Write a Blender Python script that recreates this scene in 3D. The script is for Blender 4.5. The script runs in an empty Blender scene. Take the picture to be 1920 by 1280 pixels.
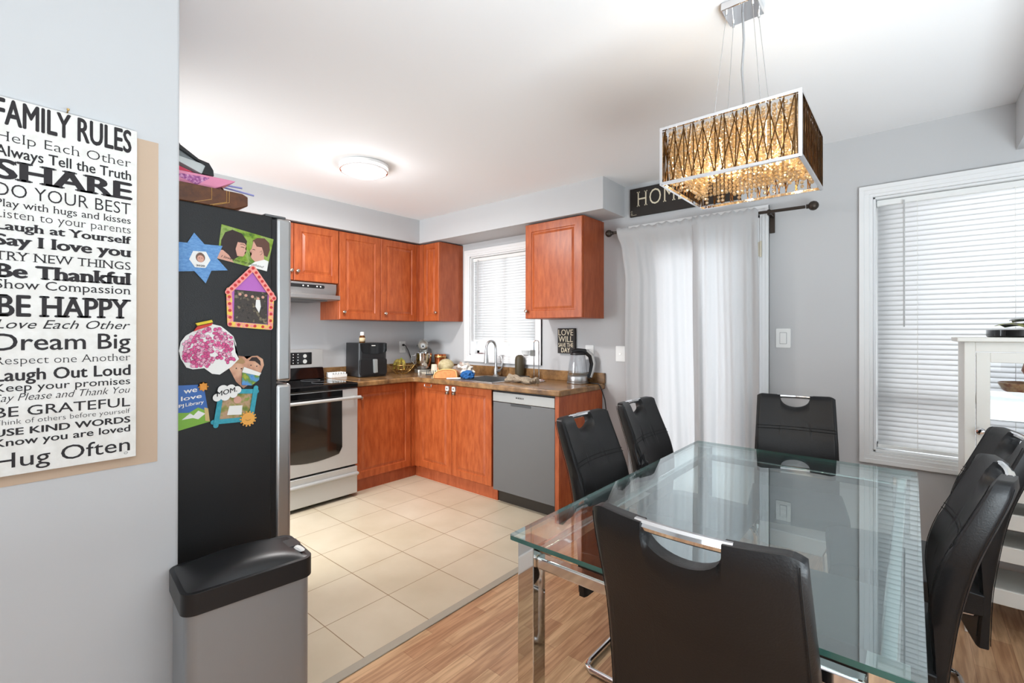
import bpy, bmesh, math, random
from mathutils import Matrix, Vector
C = bpy.context.scene.collection
PI = math.pi
R = math.radians

# ------------------------------------------------------------------ camera
FPX = 885.46
cam = bpy.data.cameras.new('camera')
cam.sensor_width = 36.0
cam.lens = FPX / 1920 * 36.0
cam.shift_y = -(640 - 622.4) / 1920
cam.clip_start = 0.02
camo = bpy.data.objects.new('camera', cam)
C.objects.link(camo)
_yaw, _pit, _rol = 2.2728, 0.00287, 0.00127
_f = Vector((math.cos(_yaw) * math.cos(_pit), math.sin(_yaw) * math.cos(_pit), math.sin(_pit)))
_r = Vector((math.sin(_yaw), -math.cos(_yaw), 0))
_u = _r.cross(_f)
_r2 = _r * math.cos(_rol) + _u * math.sin(_rol)
_u2 = -_r * math.sin(_rol) + _u * math.cos(_rol)
M = Matrix((_r2, _u2, -_f)).transposed().to_4x4()
M.translation = (4.0352, -3.2964, 1.3065)
camo.matrix_world = M
bpy.context.scene.camera = camo

# ------------------------------------------------------------------ world, lights, exposure
sc = bpy.context.scene
sc.view_settings.view_transform = 'Standard'
sc.view_settings.look = 'None'
sc.view_settings.gamma = 1.0
sc.view_settings.use_curve_mapping = False
sc.view_settings.exposure = 0.0
sc.cycles.max_bounces = 14
sc.cycles.transparent_max_bounces = 24
sc.cycles.sample_clamp_indirect = 6.0
sc.cycles.caustics_reflective = False
sc.cycles.caustics_refractive = False
W = bpy.data.worlds.new('daylight')
sc.world = W
W.use_nodes = True
W.node_tree.nodes['Background'].inputs[0].default_value = (0.88, 0.95, 1.0, 1)
W.node_tree.nodes['Background'].inputs[1].default_value = 1.5


def area_light(name, loc, rot, sx, sy, power, col=(1, 1, 1)):
    l = bpy.data.lights.new(name, 'AREA')
    l.shape = 'RECTANGLE'
    l.size, l.size_y, l.energy, l.color = sx, sy, power, col
    o = bpy.data.objects.new(name, l)
    o.location, o.rotation_euler = loc, rot
    C.objects.link(o)
    return o


# daylight arriving at the two windows and the glazed door of the back wall
area_light('daylight_kitchen_window', (1.12, 0.75, 1.6), (R(-90), 0, 0), 1.2, 1.2, 30, (0.96, 0.98, 1))
area_light('daylight_patio_door', (2.9, 0.75, 1.2), (R(-90), 0, 0), 1.2, 2.2, 44, (0.96, 0.98, 1))
area_light('daylight_dining_window', (4.6, 0.75, 1.4), (R(-90), 0, 0), 1.9, 1.8, 62, (0.96, 0.98, 1))
# added soft fill behind the camera; no known source stands there
area_light('rear_fill', (4.0, -6.1, 1.5), (R(90), 0, 0), 1.8, 1.3, 12, (0.9, 0.96, 1.0))
# unseen fill added for the kitchen, entering by a gap left for light
area_light('kitchen_fill', (1.0, -4.0, 1.35), (R(48), 0, R(12)), 1.3, 1.3, 125, (0.9, 0.96, 1.0))
# added fill aimed up at the ceiling, out of view on the right
area_light('ceiling_fill', (5.0, -3.0, 0.75), (R(180), 0, 0), 1.2, 2.2, 116, (0.82, 0.935, 1.0))


# ------------------------------------------------------------------ materials
def lin(c):
    c = c / 255.0
    return c / 12.92 if c <= 0.04045 else ((c + 0.055) / 1.055) ** 2.4


def S(r, g, b):
    return (lin(r), lin(g), lin(b), 1.0)


def pmat(name, col, rough=0.5, metal=0.0, spec=0.5, trans=0.0, ior=1.45, emit=None, estr=0.0, coat=0.0, noise=None, bump=None):
    """noise=(scale, (sx,sy,sz), col2, contrast) mixes a second colour; bump=(scale, strength)"""
    m = bpy.data.materials.new(name)
    m.use_nodes = True
    nt = m.node_tree
    b = nt.nodes['Principled BSDF']
    b.inputs['Base Color'].default_value = col
    b.inputs['Roughness'].default_value = rough
    b.inputs['Metallic'].default_value = metal
    b.inputs['Specular IOR Level'].default_value = spec
    b.inputs['Transmission Weight'].default_value = trans
    b.inputs['IOR'].default_value = ior
    b.inputs['Coat Weight'].default_value = coat
    b.inputs['Coat Roughness'].default_value = 0.08
    if emit:
        b.inputs['Emission Color'].default_value = emit
        b.inputs['Emission Strength'].default_value = estr
    if noise or bump:
        tc = nt.nodes.new('ShaderNodeTexCoord')
    if noise:
        sca, st, c2, con = noise
        mp = nt.nodes.new('ShaderNodeMapping')
        mp.inputs['Scale'].default_value = st
        nt.links.new(tc.outputs['Object'], mp.inputs[0])
        n = nt.nodes.new('ShaderNodeTexNoise')
        n.inputs['Scale'].default_value = sca
        n.inputs['Detail'].default_value = 6
        n.inputs['Roughness'].default_value = 0.62
        nt.links.new(mp.outputs[0], n.inputs['Vector'])
        rp = nt.nodes.new('ShaderNodeValToRGB')
        rp.color_ramp.elements[0].position = 0.5 - con
        rp.color_ramp.elements[1].position = 0.5 + con
        rp.color_ramp.elements[0].color = c2
        rp.color_ramp.elements[1].color = col
        nt.links.new(n.outputs[0], rp.inputs[0])
        nt.links.new(rp.outputs[0], b.inputs['Base Color'])
    if bump:
        n2 = nt.nodes.new('ShaderNodeTexNoise')
        n2.inputs['Scale'].default_value = bump[0]
        n2.inputs['Detail'].default_value = 3
        nt.links.new(tc.outputs['Object'], n2.inputs['Vector'])
        bp = nt.nodes.new('ShaderNodeBump')
        bp.inputs['Strength'].default_value = bump[1]
        bp.inputs['Distance'].default_value = 0.002
        nt.links.new(n2.outputs[0], bp.inputs['Height'])
        nt.links.new(bp.outputs[0], b.inputs['Normal'])
    return m


def thin_glass(name, tint, ior=1.5, extra=0.0, refl=(1, 1, 1, 1)):
    """clear sheet: see-through where looked into straight, mirror-like at a slant"""
    m = bpy.data.materials.new(name)
    m.use_nodes = True
    nt = m.node_tree
    nt.nodes.clear()
    o = nt.nodes.new('ShaderNodeOutputMaterial')
    mx = nt.nodes.new('ShaderNodeMixShader')
    t = nt.nodes.new('ShaderNodeBsdfTransparent')
    t.inputs[0].default_value = tint
    g = nt.nodes.new('ShaderNodeBsdfGlossy')
    g.inputs['Roughness'].default_value = 0.0
    g.inputs['Color'].default_value = refl
    fr = nt.nodes.new('ShaderNodeFresnel')
    fr.inputs[0].default_value = ior
    ad = nt.nodes.new('ShaderNodeMath')
    ad.operation = 'ADD'
    ad.use_clamp = True
    ad.inputs[1].default_value = extra
    ge = nt.nodes.new('ShaderNodeNewGeometry')
    io = nt.nodes.new('ShaderNodeMapRange')   # the same reflectance on either face of the sheet
    io.inputs['To Min'].default_value = ior
    io.inputs['To Max'].default_value = 1.0 / ior
    nt.links.new(ge.outputs['Backfacing'], io.inputs['Value'])
    nt.links.new(io.outputs[0], fr.inputs[0])
    nt.links.new(fr.outputs[0], ad.inputs[0])
    nt.links.new(ad.outputs[0], mx.inputs[0])
    nt.links.new(t.outputs[0], mx.inputs[1])
    nt.links.new(g.outputs[0], mx.inputs[2])
    nt.links.new(mx.outputs[0], o.inputs[0])
    return m


def cloth_mat(name, col, tr=0.5):
    m = bpy.data.materials.new(name)
    m.use_nodes = True
    nt = m.node_tree
    nt.nodes.clear()
    o = nt.nodes.new('ShaderNodeOutputMaterial')
    mx = nt.nodes.new('ShaderNodeMixShader')
    mx.inputs[0].default_value = tr
    d = nt.nodes.new('ShaderNodeBsdfDiffuse')
    t = nt.nodes.new('ShaderNodeBsdfTranslucent')
    d.inputs[0].default_value = col
    t.inputs[0].default_value = col
    nt.links.new(d.outputs[0], mx.inputs[1])
    nt.links.new(t.outputs[0], mx.inputs[2])
    nt.links.new(mx.outputs[0], o.inputs[0])
    return m


def tile_mat():
    m = bpy.data.materials.new('cream_tile')
    m.use_nodes = True
    nt = m.node_tree
    b = nt.nodes['Principled BSDF']
    tc = nt.nodes.new('ShaderNodeTexCoord')
    mp = nt.nodes.new('ShaderNodeMapping')
    mp.inputs['Location'].default_value = (-1.0404, 1.8908, 0)
    nt.links.new(tc.outputs['Object'], mp.inputs[0])
    br = nt.nodes.new('ShaderNodeTexBrick')
    br.offset = 0.0
    br.squash = 1.0
    br.inputs['Scale'].default_value = 1.0
    br.inputs['Brick Width'].default_value = 0.3326
    br.inputs['Row Height'].default_value = 0.3335
    br.inputs['Mortar Size'].default_value = 0.0022
    br.inputs['Mortar Smooth'].default_value = 0.1
    br.inputs['Color1'].default_value = S(206, 192, 168)
    br.inputs['Color2'].default_value = S(212, 198, 176)
    br.inputs['Mortar'].default_value = S(146, 122, 92)
    nt.links.new(mp.outputs[0], br.inputs['Vector'])
    n = nt.nodes.new('ShaderNodeTexNoise')
    n.inputs['Scale'].default_value = 3.0
    n.inputs['Detail'].default_value = 8
    nt.links.new(tc.outputs['Object'], n.inputs['Vector'])
    rp = nt.nodes.new('ShaderNodeValToRGB')
    rp.color_ramp.elements[0].position = 0.3
    rp.color_ramp.elements[1].position = 0.7
    rp.color_ramp.elements[0].color = (0.86, 0.84, 0.8, 1)
    rp.color_ramp.elements[1].color = (1, 1, 1, 1)
    nt.links.new(n.outputs[0], rp.inputs[0])
    mx = nt.nodes.new('ShaderNodeMix')
    mx.data_type = 'RGBA'
    mx.blend_type = 'MULTIPLY'
    mx.inputs[0].default_value = 1.0
    nt.links.new(br.outputs['Color'], mx.inputs[6])
    nt.links.new(rp.outputs[0], mx.inputs[7])
    nt.links.new(mx.outputs[2], b.inputs['Base Color'])
    b.inputs['Roughness'].default_value = 0.34
    bp = nt.nodes.new('ShaderNodeBump')
    bp.inputs['Strength'].default_value = 0.4
    bp.inputs['Distance'].default_value = 0.002
    bp.invert = True
    nt.links.new(br.outputs['Fac'], bp.inputs['Height'])
    nt.links.new(bp.outputs[0], b.inputs['Normal'])
    return m


def plank_mat():
    m = bpy.data.materials.new('oak_laminate')
    m.use_nodes = True
    nt = m.node_tree
    b = nt.nodes['Principled BSDF']
    tc = nt.nodes.new('ShaderNodeTexCoord')
    mp = nt.nodes.new('ShaderNodeMapping')
    mp.inputs['Rotation'].default_value = (0, 0, R(90))
    nt.links.new(tc.outputs['Object'], mp.inputs[0])
    br = nt.nodes.new('ShaderNodeTexBrick')
    br.offset = 0.37
    br.offset_frequency = 2
    br.inputs['Scale'].default_value = 1.0
    br.inputs['Brick Width'].default_value = 0.42
    br.inputs['Row Height'].default_value = 0.066
    br.inputs['Mortar Size'].default_value = 0.0006
    br.inputs['Bias'].default_value = 0.0
    br.inputs['Color1'].default_value = S(188, 142, 108)
    br.inputs['Color2'].default_value = S(216, 178, 140)
    br.inputs['Mortar'].default_value = S(140, 92, 62)
    nt.links.new(mp.outputs[0], br.inputs['Vector'])
    mp2 = nt.nodes.new('ShaderNodeMapping')
    mp2.inputs['Scale'].default_value = (1.0, 0.07, 1.0)
    nt.links.new(tc.outputs['Object'], mp2.inputs[0])
    n = nt.nodes.new('ShaderNodeTexNoise')
    n.inputs['Scale'].default_value = 60.0
    n.inputs['Detail'].default_value = 5
    n.inputs['Distortion'].default_value = 0.6
    nt.links.new(mp2.outputs[0], n.inputs['Vector'])
    rp = nt.nodes.new('ShaderNodeValToRGB')
    rp.color_ramp.elements[0].position = 0.38
    rp.color_ramp.elements[1].position = 0.62
    rp.color_ramp.elements[0].color = (0.70, 0.62, 0.55, 1)
    rp.color_ramp.elements[1].color = (1.06, 1.04, 1.0, 1)
    nt.links.new(n.outputs[0], rp.inputs[0])
    mx = nt.nodes.new('ShaderNodeMix')
    mx.data_type = 'RGBA'
    mx.blend_type = 'MULTIPLY'
    mx.inputs[0].default_value = 1.0
    nt.links.new(br.outputs['Color'], mx.inputs[6])
    nt.links.new(rp.outputs[0], mx.inputs[7])
    nt.links.new(mx.outputs[2], b.inputs['Base Color'])
    b.inputs['Roughness'].default_value = 0.3
    return m


def photo_mat(name, cols, scale=40):
    """a printed photograph: soft blobs of the picture's colours"""
    m = bpy.data.materials.new(name)
    m.use_nodes = True
    nt = m.node_tree
    b = nt.nodes['Principled BSDF']
    tc = nt.nodes.new('ShaderNodeTexCoord')
    n = nt.nodes.new('ShaderNodeTexNoise')
    n.inputs['Scale'].default_value = scale
    n.inputs['Detail'].default_value = 4
    nt.links.new(tc.outputs['Object'], n.inputs['Vector'])
    rp = nt.nodes.new('ShaderNodeValToRGB')
    while len(rp.color_ramp.elements) < len(cols):
        rp.color_ramp.elements.new(0.5)
    for i, c in enumerate(cols):
        rp.color_ramp.elements[i].position = 0.3 + 0.4 * i / max(1, len(cols) - 1)
        rp.color_ramp.elements[i].color = c
    nt.links.new(n.outputs[0], rp.inputs[0])
    nt.links.new(rp.outputs[0], b.inputs['Base Color'])
    b.inputs['Roughness'].default_value = 0.3
    return m


m_wall = pmat('grey_wall_paint', S(198, 198, 199), 0.75, spec=0.3)
m_ceil = pmat('white_ceiling_paint', S(246, 246, 247), 0.85, spec=0.2)
m_trim = pmat('white_trim_paint', S(236, 236, 236), 0.4)
m_tan = pmat('old_tan_wall_paint', S(196, 172, 150), 0.75, spec=0.3)
m_tile = tile_mat()
m_plank = plank_mat()
m_strip = pmat('grey_transition_strip', S(168, 158, 142), 0.4)
m_cherry = pmat('cherry_cabinet_wood', S(190, 100, 54), 0.34, noise=(6, (5, 5, 1.1), S(148, 64, 28), 0.22), spec=0.5)
m_cherry_d = pmat('cherry_cabinet_side', S(180, 94, 56), 0.38, noise=(7, (5, 5, 1.0), S(146, 66, 34), 0.24))
m_counter = pmat('brown_stone_laminate', S(172, 130, 84), 0.22, noise=(9, (1, 1, 1), S(82, 56, 36), 0.2))
m_steel = pmat('brushed_stainless', S(190, 190, 190), 0.34, 1.0)
m_steel_l = pmat('satin_light_steel', S(196, 196, 194), 0.42, 0.5)
m_dish = pmat('brushed_grey_steel', S(116, 116, 117), 0.5, 0.6)
m_chrome = pmat('polished_chrome', S(228, 228, 230), 0.06, 1.0)
m_mirror = pmat('mirror_chrome', S(224, 220, 214), 0.03, 1.0)
m_black = pmat('black_plastic', S(26, 26, 28), 0.38)
m_blackg = pmat('black_glass', S(8, 8, 9), 0.05, spec=0.6)
m_fridge = pmat('black_textured_side', S(24, 24, 25), 0.42, bump=(420, 0.5))
m_leather = pmat('black_leatherette', S(22, 22, 24), 0.42, bump=(260, 0.22), spec=0.46)
m_thread = pmat('dark_thread', S(14, 14, 15), 0.7)
m_white = pmat('white_plastic', S(240, 240, 238), 0.35)
m_paper = pmat('white_paper', S(238, 236, 232), 0.8)
m_ink = pmat('black_ink', S(38, 34, 36), 0.7)
m_signw = pmat('distressed_white_board', S(236, 234, 230), 0.7, noise=(30, (1, 1, 1), S(218, 214, 208), 0.25))
m_signk = pmat('dark_stained_sign', S(40, 34, 30), 0.6)
m_cream = pmat('cream_lettering', S(226, 214, 188), 0.6)
m_blind = cloth_mat('white_blind_slat', (0.83, 0.83, 0.83, 1), 0.46)
m_curt = cloth_mat('white_linen', (0.74, 0.74, 0.745, 1), 0.5)
m_table = thin_glass('green_tinted_table_glass', (0.86, 0.94, 0.93, 1), 1.62, 0.13, (0.93, 0.98, 1.0, 1))
m_tedge = pmat('green_glass_edge', S(70, 118, 108), 0.1, trans=0.35)
m_pane = thin_glass('window_glass', (0.96, 0.97, 0.98, 1), 1.45)
m_clear = thin_glass('clear_glass', (0.93, 0.94, 0.95, 1), 1.5)
m_bronze = pmat('dark_bronze_metal', S(70, 62, 56), 0.4, 0.7)
m_rod = pmat('smoked_chrome_rod', S(104, 76, 46), 0.22, 1.0)
m_gold = pmat('gold_metal', S(214, 178, 112), 0.25, 1.0)
m_cabw = pmat('offwhite_painted_wood', S(228, 225, 218), 0.45)
m_knobm = pmat('satin_nickel_knob', S(206, 196, 182), 0.2, 1.0)

# ------------------------------------------------------------------ helpers


class B:
    def __init__(self):
        self.bm = bmesh.new()

    def box(self, x0, x1, y0, y1, z0, z1, mat=None):
        vs = [self.bm.verts.new(v) for v in ((x0, y0, z0), (x1, y0, z0), (x1, y1, z0), (x0, y1, z0), (x0, y0, z1), (x1, y0, z1), (x1, y1, z1), (x0, y1, z1))]
        if mat is not None:
            for v in vs:
                v.co = mat @ v.co
        for f in ((3, 2, 1, 0), (4, 5, 6, 7), (0, 1, 5, 4), (1, 2, 6, 5), (2, 3, 7, 6), (3, 0, 4, 7)):
            self.bm.faces.new([vs[i] for i in f])
        return self

    def tube(self, path, r, seg=8, closed=False, flat=None):
        """round tube along a path; r a number or a list; flat=(w,h) gives a rectangular bar"""
        P = [Vector(p) for p in path]
        n = len(P)
        rings = []
        prev = None
        for i, p in enumerate(P):
            if closed:
                t = (P[(i + 1) % n] - P[i - 1])
            else:
                t = P[min(i + 1, n - 1)] - P[max(i - 1, 0)]
            t.normalize()
            if prev is None:
                a = Vector((0, 0, 1)) if abs(t.z) < 0.9 else Vector((1, 0, 0))
                s = t.cross(a).normalized()
            else:
                s = (prev - t * prev.dot(t)).normalized()
            prev = s
            u = s.cross(t)
            rr = r[i] if isinstance(r, (list, tuple)) else r
            if flat:
                rings.append([self.bm.verts.new(p + s * a * flat[0] / 2 + u * b * flat[1] / 2) for a, b in ((1, 1), (-1, 1), (-1, -1), (1, -1))])
            else:
                rings.append([self.bm.verts.new(p + (s * math.cos(2 * PI * k / seg) + u * math.sin(2 * PI * k / seg)) * rr) for k in range(seg)])
        m = len(rings[0])
        for i in range(n if closed else n - 1):
            a, b = rings[i], rings[(i + 1) % n]
            for k in range(m):
                self.bm.faces.new((a[k], a[(k + 1) % m], b[(k + 1) % m], b[k]))
        if not closed:
            self.bm.faces.new(rings[0][::-1])
            self.bm.faces.new(rings[-1])
        return self

    def lathe(self, prof, c=(0, 0, 0), seg=20, mat=None, cap=True):
        c = Vector(c)
        rings = []
        for r, z in prof:
            ring = []
            for k in range(seg):
                v = Vector((r * math.cos(2 * PI * k / seg), r * math.sin(2 * PI * k / seg), z))
                if mat is not None:
                    v = mat @ v
                ring.append(self.bm.verts.new(v + c))
            rings.append(ring)
        for a, b in zip(rings, rings[1:]):
            for k in range(seg):
                self.bm.faces.new((a[k], a[(k + 1) % seg], b[(k + 1) % seg], b[k]))
        if cap:
            self.bm.faces.new(rings[0][::-1])
            self.bm.faces.new(rings[-1])
        return self

    def ball(self, c, r, sc3=(1, 1, 1), sub=2, jit=0.0, seed=1):
        rnd = random.Random(seed)
        g = bmesh.ops.create_icosphere(self.bm, subdivisions=sub, radius=1.0)
        for v in g['verts']:
            k = 1 + jit * (rnd.random() - 0.5)
            v.co = Vector((c[0] + v.co.x * r * sc3[0] * k, c[1] + v.co.y * r * sc3[1] * k, c[2] + v.co.z * r * sc3[2] * k))
        return self

    def prism(self, poly, fn, d0, d1):
        """2-D outline poly pushed through fn(a,b,d) between depths d0 and d1"""
        lo = [self.bm.verts.new(fn(a, b, d0)) for a, b in poly]
        hi = [self.bm.verts.new(fn(a, b, d1)) for a, b in poly]
        n = len(poly)
        f1 = self.bm.faces.new(lo[::-1])
        f2 = self.bm.faces.new(hi)
        for i in range(n):
            self.bm.faces.new((lo[i], lo[(i + 1) % n], hi[(i + 1) % n], hi[i]))
        bmesh.ops.triangulate(self.bm, faces=[f1, f2])
        return self

    def grid(self, nu, nv, fn):
        vs = [[self.bm.verts.new(fn(i / nu, j / nv)) for j in range(nv + 1)] for i in range(nu + 1)]
        for i in range(nu):
            for j in range(nv):
                self.bm.faces.new((vs[i][j], vs[i + 1][j], vs[i + 1][j + 1], vs[i][j + 1]))
        return self

    def build(self, name, mat, parent=None, bevel=0.0, seg=2, smooth=True, angle=35, solid=0.0, label=None, kind=None, origin=None, subsurf=0):
        bm = self.bm
        bmesh.ops.recalc_face_normals(bm, faces=bm.faces)
        if parent is not None:
            r = parent
            while r.parent is not None:
                r = r.parent
            bm.transform(root_matrix(r).inverted())
        elif origin is not None:
            bm.transform(Matrix.Translation(-Vector(origin)))
        me = bpy.data.meshes.new(name)
        bm.to_mesh(me)
        bm.free()
        me.materials.append(mat)
        if smooth:
            me.polygons.foreach_set('use_smooth', [True] * len(me.polygons))
            me.set_sharp_from_angle(angle=R(angle))
        o = bpy.data.objects.new(name, me)
        C.objects.link(o)
        if parent is not None:
            o.parent = parent
        elif origin is not None:
            o.location = origin
        if solid:
            md = o.modifiers.new('solid', 'SOLIDIFY')
            md.thickness = solid
            md.offset = 0
        if bevel:
            md = o.modifiers.new('bevel', 'BEVEL')
            md.width = bevel
            md.segments = seg
            md.limit_method = 'ANGLE'
            md.angle_limit = R(40)
            md.harden_normals = False
        if subsurf:
            md = o.modifiers.new('sub', 'SUBSURF')
            md.levels = md.render_levels = subsurf
        if label:
            o['label'] = label
        if kind:
            o['kind'] = kind
        return o


def root_matrix(o):
    return Matrix.Translation(o.location) @ o.rotation_euler.to_matrix().to_4x4()


def tag(o, label, cat, group=None):
    o['label'] = label
    o['category'] = cat
    if group:
        o['group'] = group
    return o


def thing(name, label, cat, loc=(0, 0, 0), rotz=0.0, group=None):
    o = bpy.data.objects.new(name, None)
    C.objects.link(o)
    o.location = loc
    o.rotation_euler = (0, 0, rotz)
    return tag(o, label, cat, group)


def struct(name, bb, mat, **k):
    return bb.build(name, mat, kind='structure', **k)


def dup(root, loc, rotz, label, group=None):
    r = root.copy()
    C.objects.link(r)
    r.location = loc
    r.rotation_euler = (0, 0, rotz)
    r['label'] = label
    if group:
        r['group'] = group
    for ch in [c for c in bpy.data.objects if c.parent == root]:
        c = ch.copy()
        C.objects.link(c)
        c.parent = r
        for g in [q for q in bpy.data.objects if q.parent == ch]:
            d = g.copy()
            C.objects.link(d)
            d.parent = c
    return r


_CAP = [None]


def text_bm(bb, s, fn, width=None, cap=0.02, bold=0.0, shear=0.0, serif=0.0, d0=0.0, d1=0.0006, align='L', space=1.0):
    """lettering: fn(a, b, d) places the flat letters; fitted to width; serif adds slab feet to straight stems"""
    cu = bpy.data.curves.new('t', 'FONT')
    cu.body = s
    cu.offset = min(0.0, bold)
    cu.shear = shear
    cu.space_character = space
    cu.resolution_u = 3
    ob = bpy.data.objects.new('t', cu)
    C.objects.link(ob)
    dg = bpy.context.evaluated_depsgraph_get()
    dg.update()
    me = bpy.data.meshes.new_from_object(ob.evaluated_get(dg))
    bpy.data.objects.remove(ob)
    bpy.data.curves.remove(cu)
    V = [(v.co.x, v.co.y) for v in me.vertices]
    F = [tuple(p.vertices) for p in me.polygons]
    bpy.data.meshes.remove(me)
    CAPH = 0.682
    if serif > 0:
        cnt = {}
        for f in F:
            for i in range(len(f)):
                k = tuple(sorted((f[i], f[(i + 1) % len(f)])))
                cnt[k] = cnt.get(k, 0) + 1
        for (a, b), n in list(cnt.items()):
            if n == 1:
                (xa, ya), (xb, yb) = V[a], V[b]
                L = abs(xa - xb)
                if abs(ya - yb) < 0.004 and 0.05 < L < 0.26:
                    up = min((abs(ya - h), h) for h in (0.0, CAPH, 0.449))
                    if up[0] < 0.03:
                        t = 0.045
                        sg = 1 if ya < 0.1 else -1
                        x0, x1 = min(xa, xb) - serif, max(xa, xb) + serif
                        i0 = len(V)
                        V += [(x0, ya), (x1, ya), (x1, ya + sg * t), (x0, ya + sg * t)]
                        F.append((i0, i0 + 1, i0 + 2, i0 + 3))
    x0 = min(v[0] for v in V)
    x1 = max(v[0] for v in V)
    sy = cap / CAPH
    sx = (width / (x1 - x0)) if width else sy
    off = 0 if align == 'L' else -(x1 - x0) * sx / 2
    b_ = max(0.0, bold) * 1.3
    for n, (ox, oy) in enumerate(((0, 0),) if b_ == 0 else ((-b_, 0), (b_, 0), (0, -b_ * 0.5), (0, b_ * 0.5))):
        for f in F:
            hi = [bb.bm.verts.new(fn((V[i][0] - x0 + ox) * sx + off, (V[i][1] + oy) * sy, d1 + 0.00002 * n)) for i in f]
            try:
                bb.bm.faces.new(hi)
            except ValueError:
                pass
    return bb


def on_x(x0):  # a plane facing +x, reading along +y
    return lambda a, b, d: Vector((x0 + d, a, b))


def on_y(y0):  # a plane facing -y, reading along +x
    return lambda a, b, d: Vector((a, y0 - d, b))


def xf(M4, fn):
    return lambda a, b, d: M4 @ fn(a, b, d)


def rrect(a0, a1, b0, b1, r, n=4):
    out = []
    for cx, cy, st in ((a1 - r, b1 - r, 0), (a0 + r, b1 - r, 90), (a0 + r, b0 + r, 180), (a1 - r, b0 + r, 270)):
        for k in range(n + 1):
            t = R(st + 90 * k / n)
            out.append((cx + r * math.cos(t), cy + r * math.sin(t)))
    return out


def circle(a, b, r, n=16, sx=1.0):
    return [(a + r * sx * math.cos(2 * PI * k / n), b + r * math.sin(2 * PI * k / n)) for k in range(n)]


# ================================================================== SETTING
H = 2.42
SO = 2.192
struct('floor', B().box(-0.1, 2.375, -3.4, 0.1, -0.06, 0.0), m_tile, smooth=False)
struct('floor_dining', B().box(2.375, 7.0, -8.0, 0.1, -0.06, 0.0), m_plank, smooth=False)
struct('trim_1', B().box(2.355, 2.398, -2.87, 0.0, 0.0, 0.006), m_strip, bevel=0.003)
struct('ceiling', B().box(-0.1, 7.0, -6.2, 0.1, H, H + 0.1), m_ceil, smooth=False)
struct('wall_left', B().box(-0.12, 0.0, -3.4, 0.12, 0, H), m_wall, smooth=False)
struct('wall_front', B().box(1.45, 2.29, -3.42, -3.3, 0, H), m_wall, smooth=False)
pw = struct('wall_partition', B().box(2.29, 2.40, -8.0, -2.87, 0, H), m_wall, bevel=0.008, seg=3)
b = B().box(2.4, 2.4015, -3.5, -2.922, 0.943, 1.845)
b.build('wall_patch', m_tan, pw, smooth=False, label='unpainted tan patch of wall behind the sign', kind='structure')
struct('wall_rear', B().box(2.4, 5.72, -6.3, -6.2, 0, H), m_wall, smooth=False)
struct('wall_right', B().box(5.6, 5.72, -6.2, 0.12, 0, H), m_wall, smooth=False)
# back wall with three openings
KW = (0.705, 1.525, 1.095, 2.06)     # kitchen window opening x0,x1,z0,z1
PD = (2.462, 3.305, 0.0, 2.06)
DW = (3.873, 5.25, 0.655, 2.064)
b = B()
xs = [(-0.12, KW[0]), (KW[1], PD[0]), (PD[1], DW[0]), (DW[1], 7.0)]
for x0, x1 in xs:
    b.box(x0, x1, 0, 0.16, 0, H)
for o in (KW, PD, DW):
    b.box(o[0], o[1], 0, 0.16, o[3], H)
    if o[2] > 0:
        b.box(o[0], o[1], 0, 0.16, 0, o[2])
struct('wall_back', b, m_wall, smooth=False)
# bulkheads
b = B()
b.prism([(0, 0), (0, -3.3), (0.333, -3.3), (0.333, -0.333), (2.37, -0.333), (2.37, 0)], lambda a, c, d: Vector((a, c, d)), SO, H)
struct('ceiling_bulkhead', b, m_wall, smooth=False)
struct('ceiling_beam', B().box(4.42, 5.6, -2.4, 0, SO, H), m_wall, smooth=False)
# baseboards
b = B()
for x0, x1 in ((2.215, 2.40), (3.362, 5.6)):
    b.box(x0, x1, -0.014, 0.0, 0, 0.095)
struct('baseboard_back', b, m_trim, bevel=0.004)
struct('baseboard_left', B().box(2.40, 2.412, -8, -2.87, 0, 0.095), m_trim, bevel=0.004)


def casing(b, o, w, sill=True):
    """moulded casing round an opening"""
    x0, x1, z0, z1 = o
    for k, (g, d) in enumerate(((0.0, 0.012), (w * 0.45, 0.018), (w * 0.8, 0.022))):
        a = x0 - w + g * 0 if k == 0 else x0 - w + 0
        e0, e1 = x0 - w + (0, 0.0, 0.0)[k], x0 - (0, w * 0.25, w * 0.62)[k]
        b.box(e0, e1, -d, 0, z0 - (w if sill else 0), z1 + w)
        b.box(2 * 0 + x1 + (0, w * 0.25, w * 0.62)[k], x1 + w, -d, 0, z0 - (w if sill else 0), z1 + w)
        b.box(x0 - w, x1 + w, -d - 0.0004, 0, z1 + (0, w * 0.25, w * 0.62)[k], z1 + w)
        if sill:
            b.box(x0 - w, x1 + w, -d - 0.0004, 0, z0 - w, z0 - (0, w * 0.25, w * 0.62)[k])


def window(name, o, w, mull=None, rail=None):
    x0, x1, z0, z1 = o
    b = B()
    casing(b, o, w)
    # lining of the opening
    for bx in ((x0, x0 + 0.012, z0, z1), (x1 - 0.012, x1, z0, z1), (x0, x1, z0, z0 + 0.012), (x0, x1, z1 - 0.012, z1)):
        b.box(bx[0], bx[1], 0, 0.1, bx[2], bx[3])
    root = struct(name, b, m_trim, bevel=0.002)
    f = B()
    t = 0.045
    for bx in ((x0, x0 + t, z0, z1), (x1 - t, x1, z0, z1), (x0, x1, z0, z0 + t), (x0, x1, z1 - t, z1)):
        f.box(bx[0], bx[1], 0.09, 0.15, bx[2], bx[3])
    if mull:
        f.box(mull - 0.025, mull + 0.025, 0.095, 0.145, z0, z1)
    if rail:
        f.box(x0, x1, 0.095, 0.145, rail - 0.025, rail + 0.025)
    fr = f.build('window_sash', m_white, root, bevel=0.003)
    fr['kind'] = 'structure'
    g = B().box(x0 + t, x1 - t, 0.118, 0.122, z0 + t, z1 - t).build('window_pane', m_pane, root, smooth=False)
    g['kind'] = 'structure'
    return root


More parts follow.
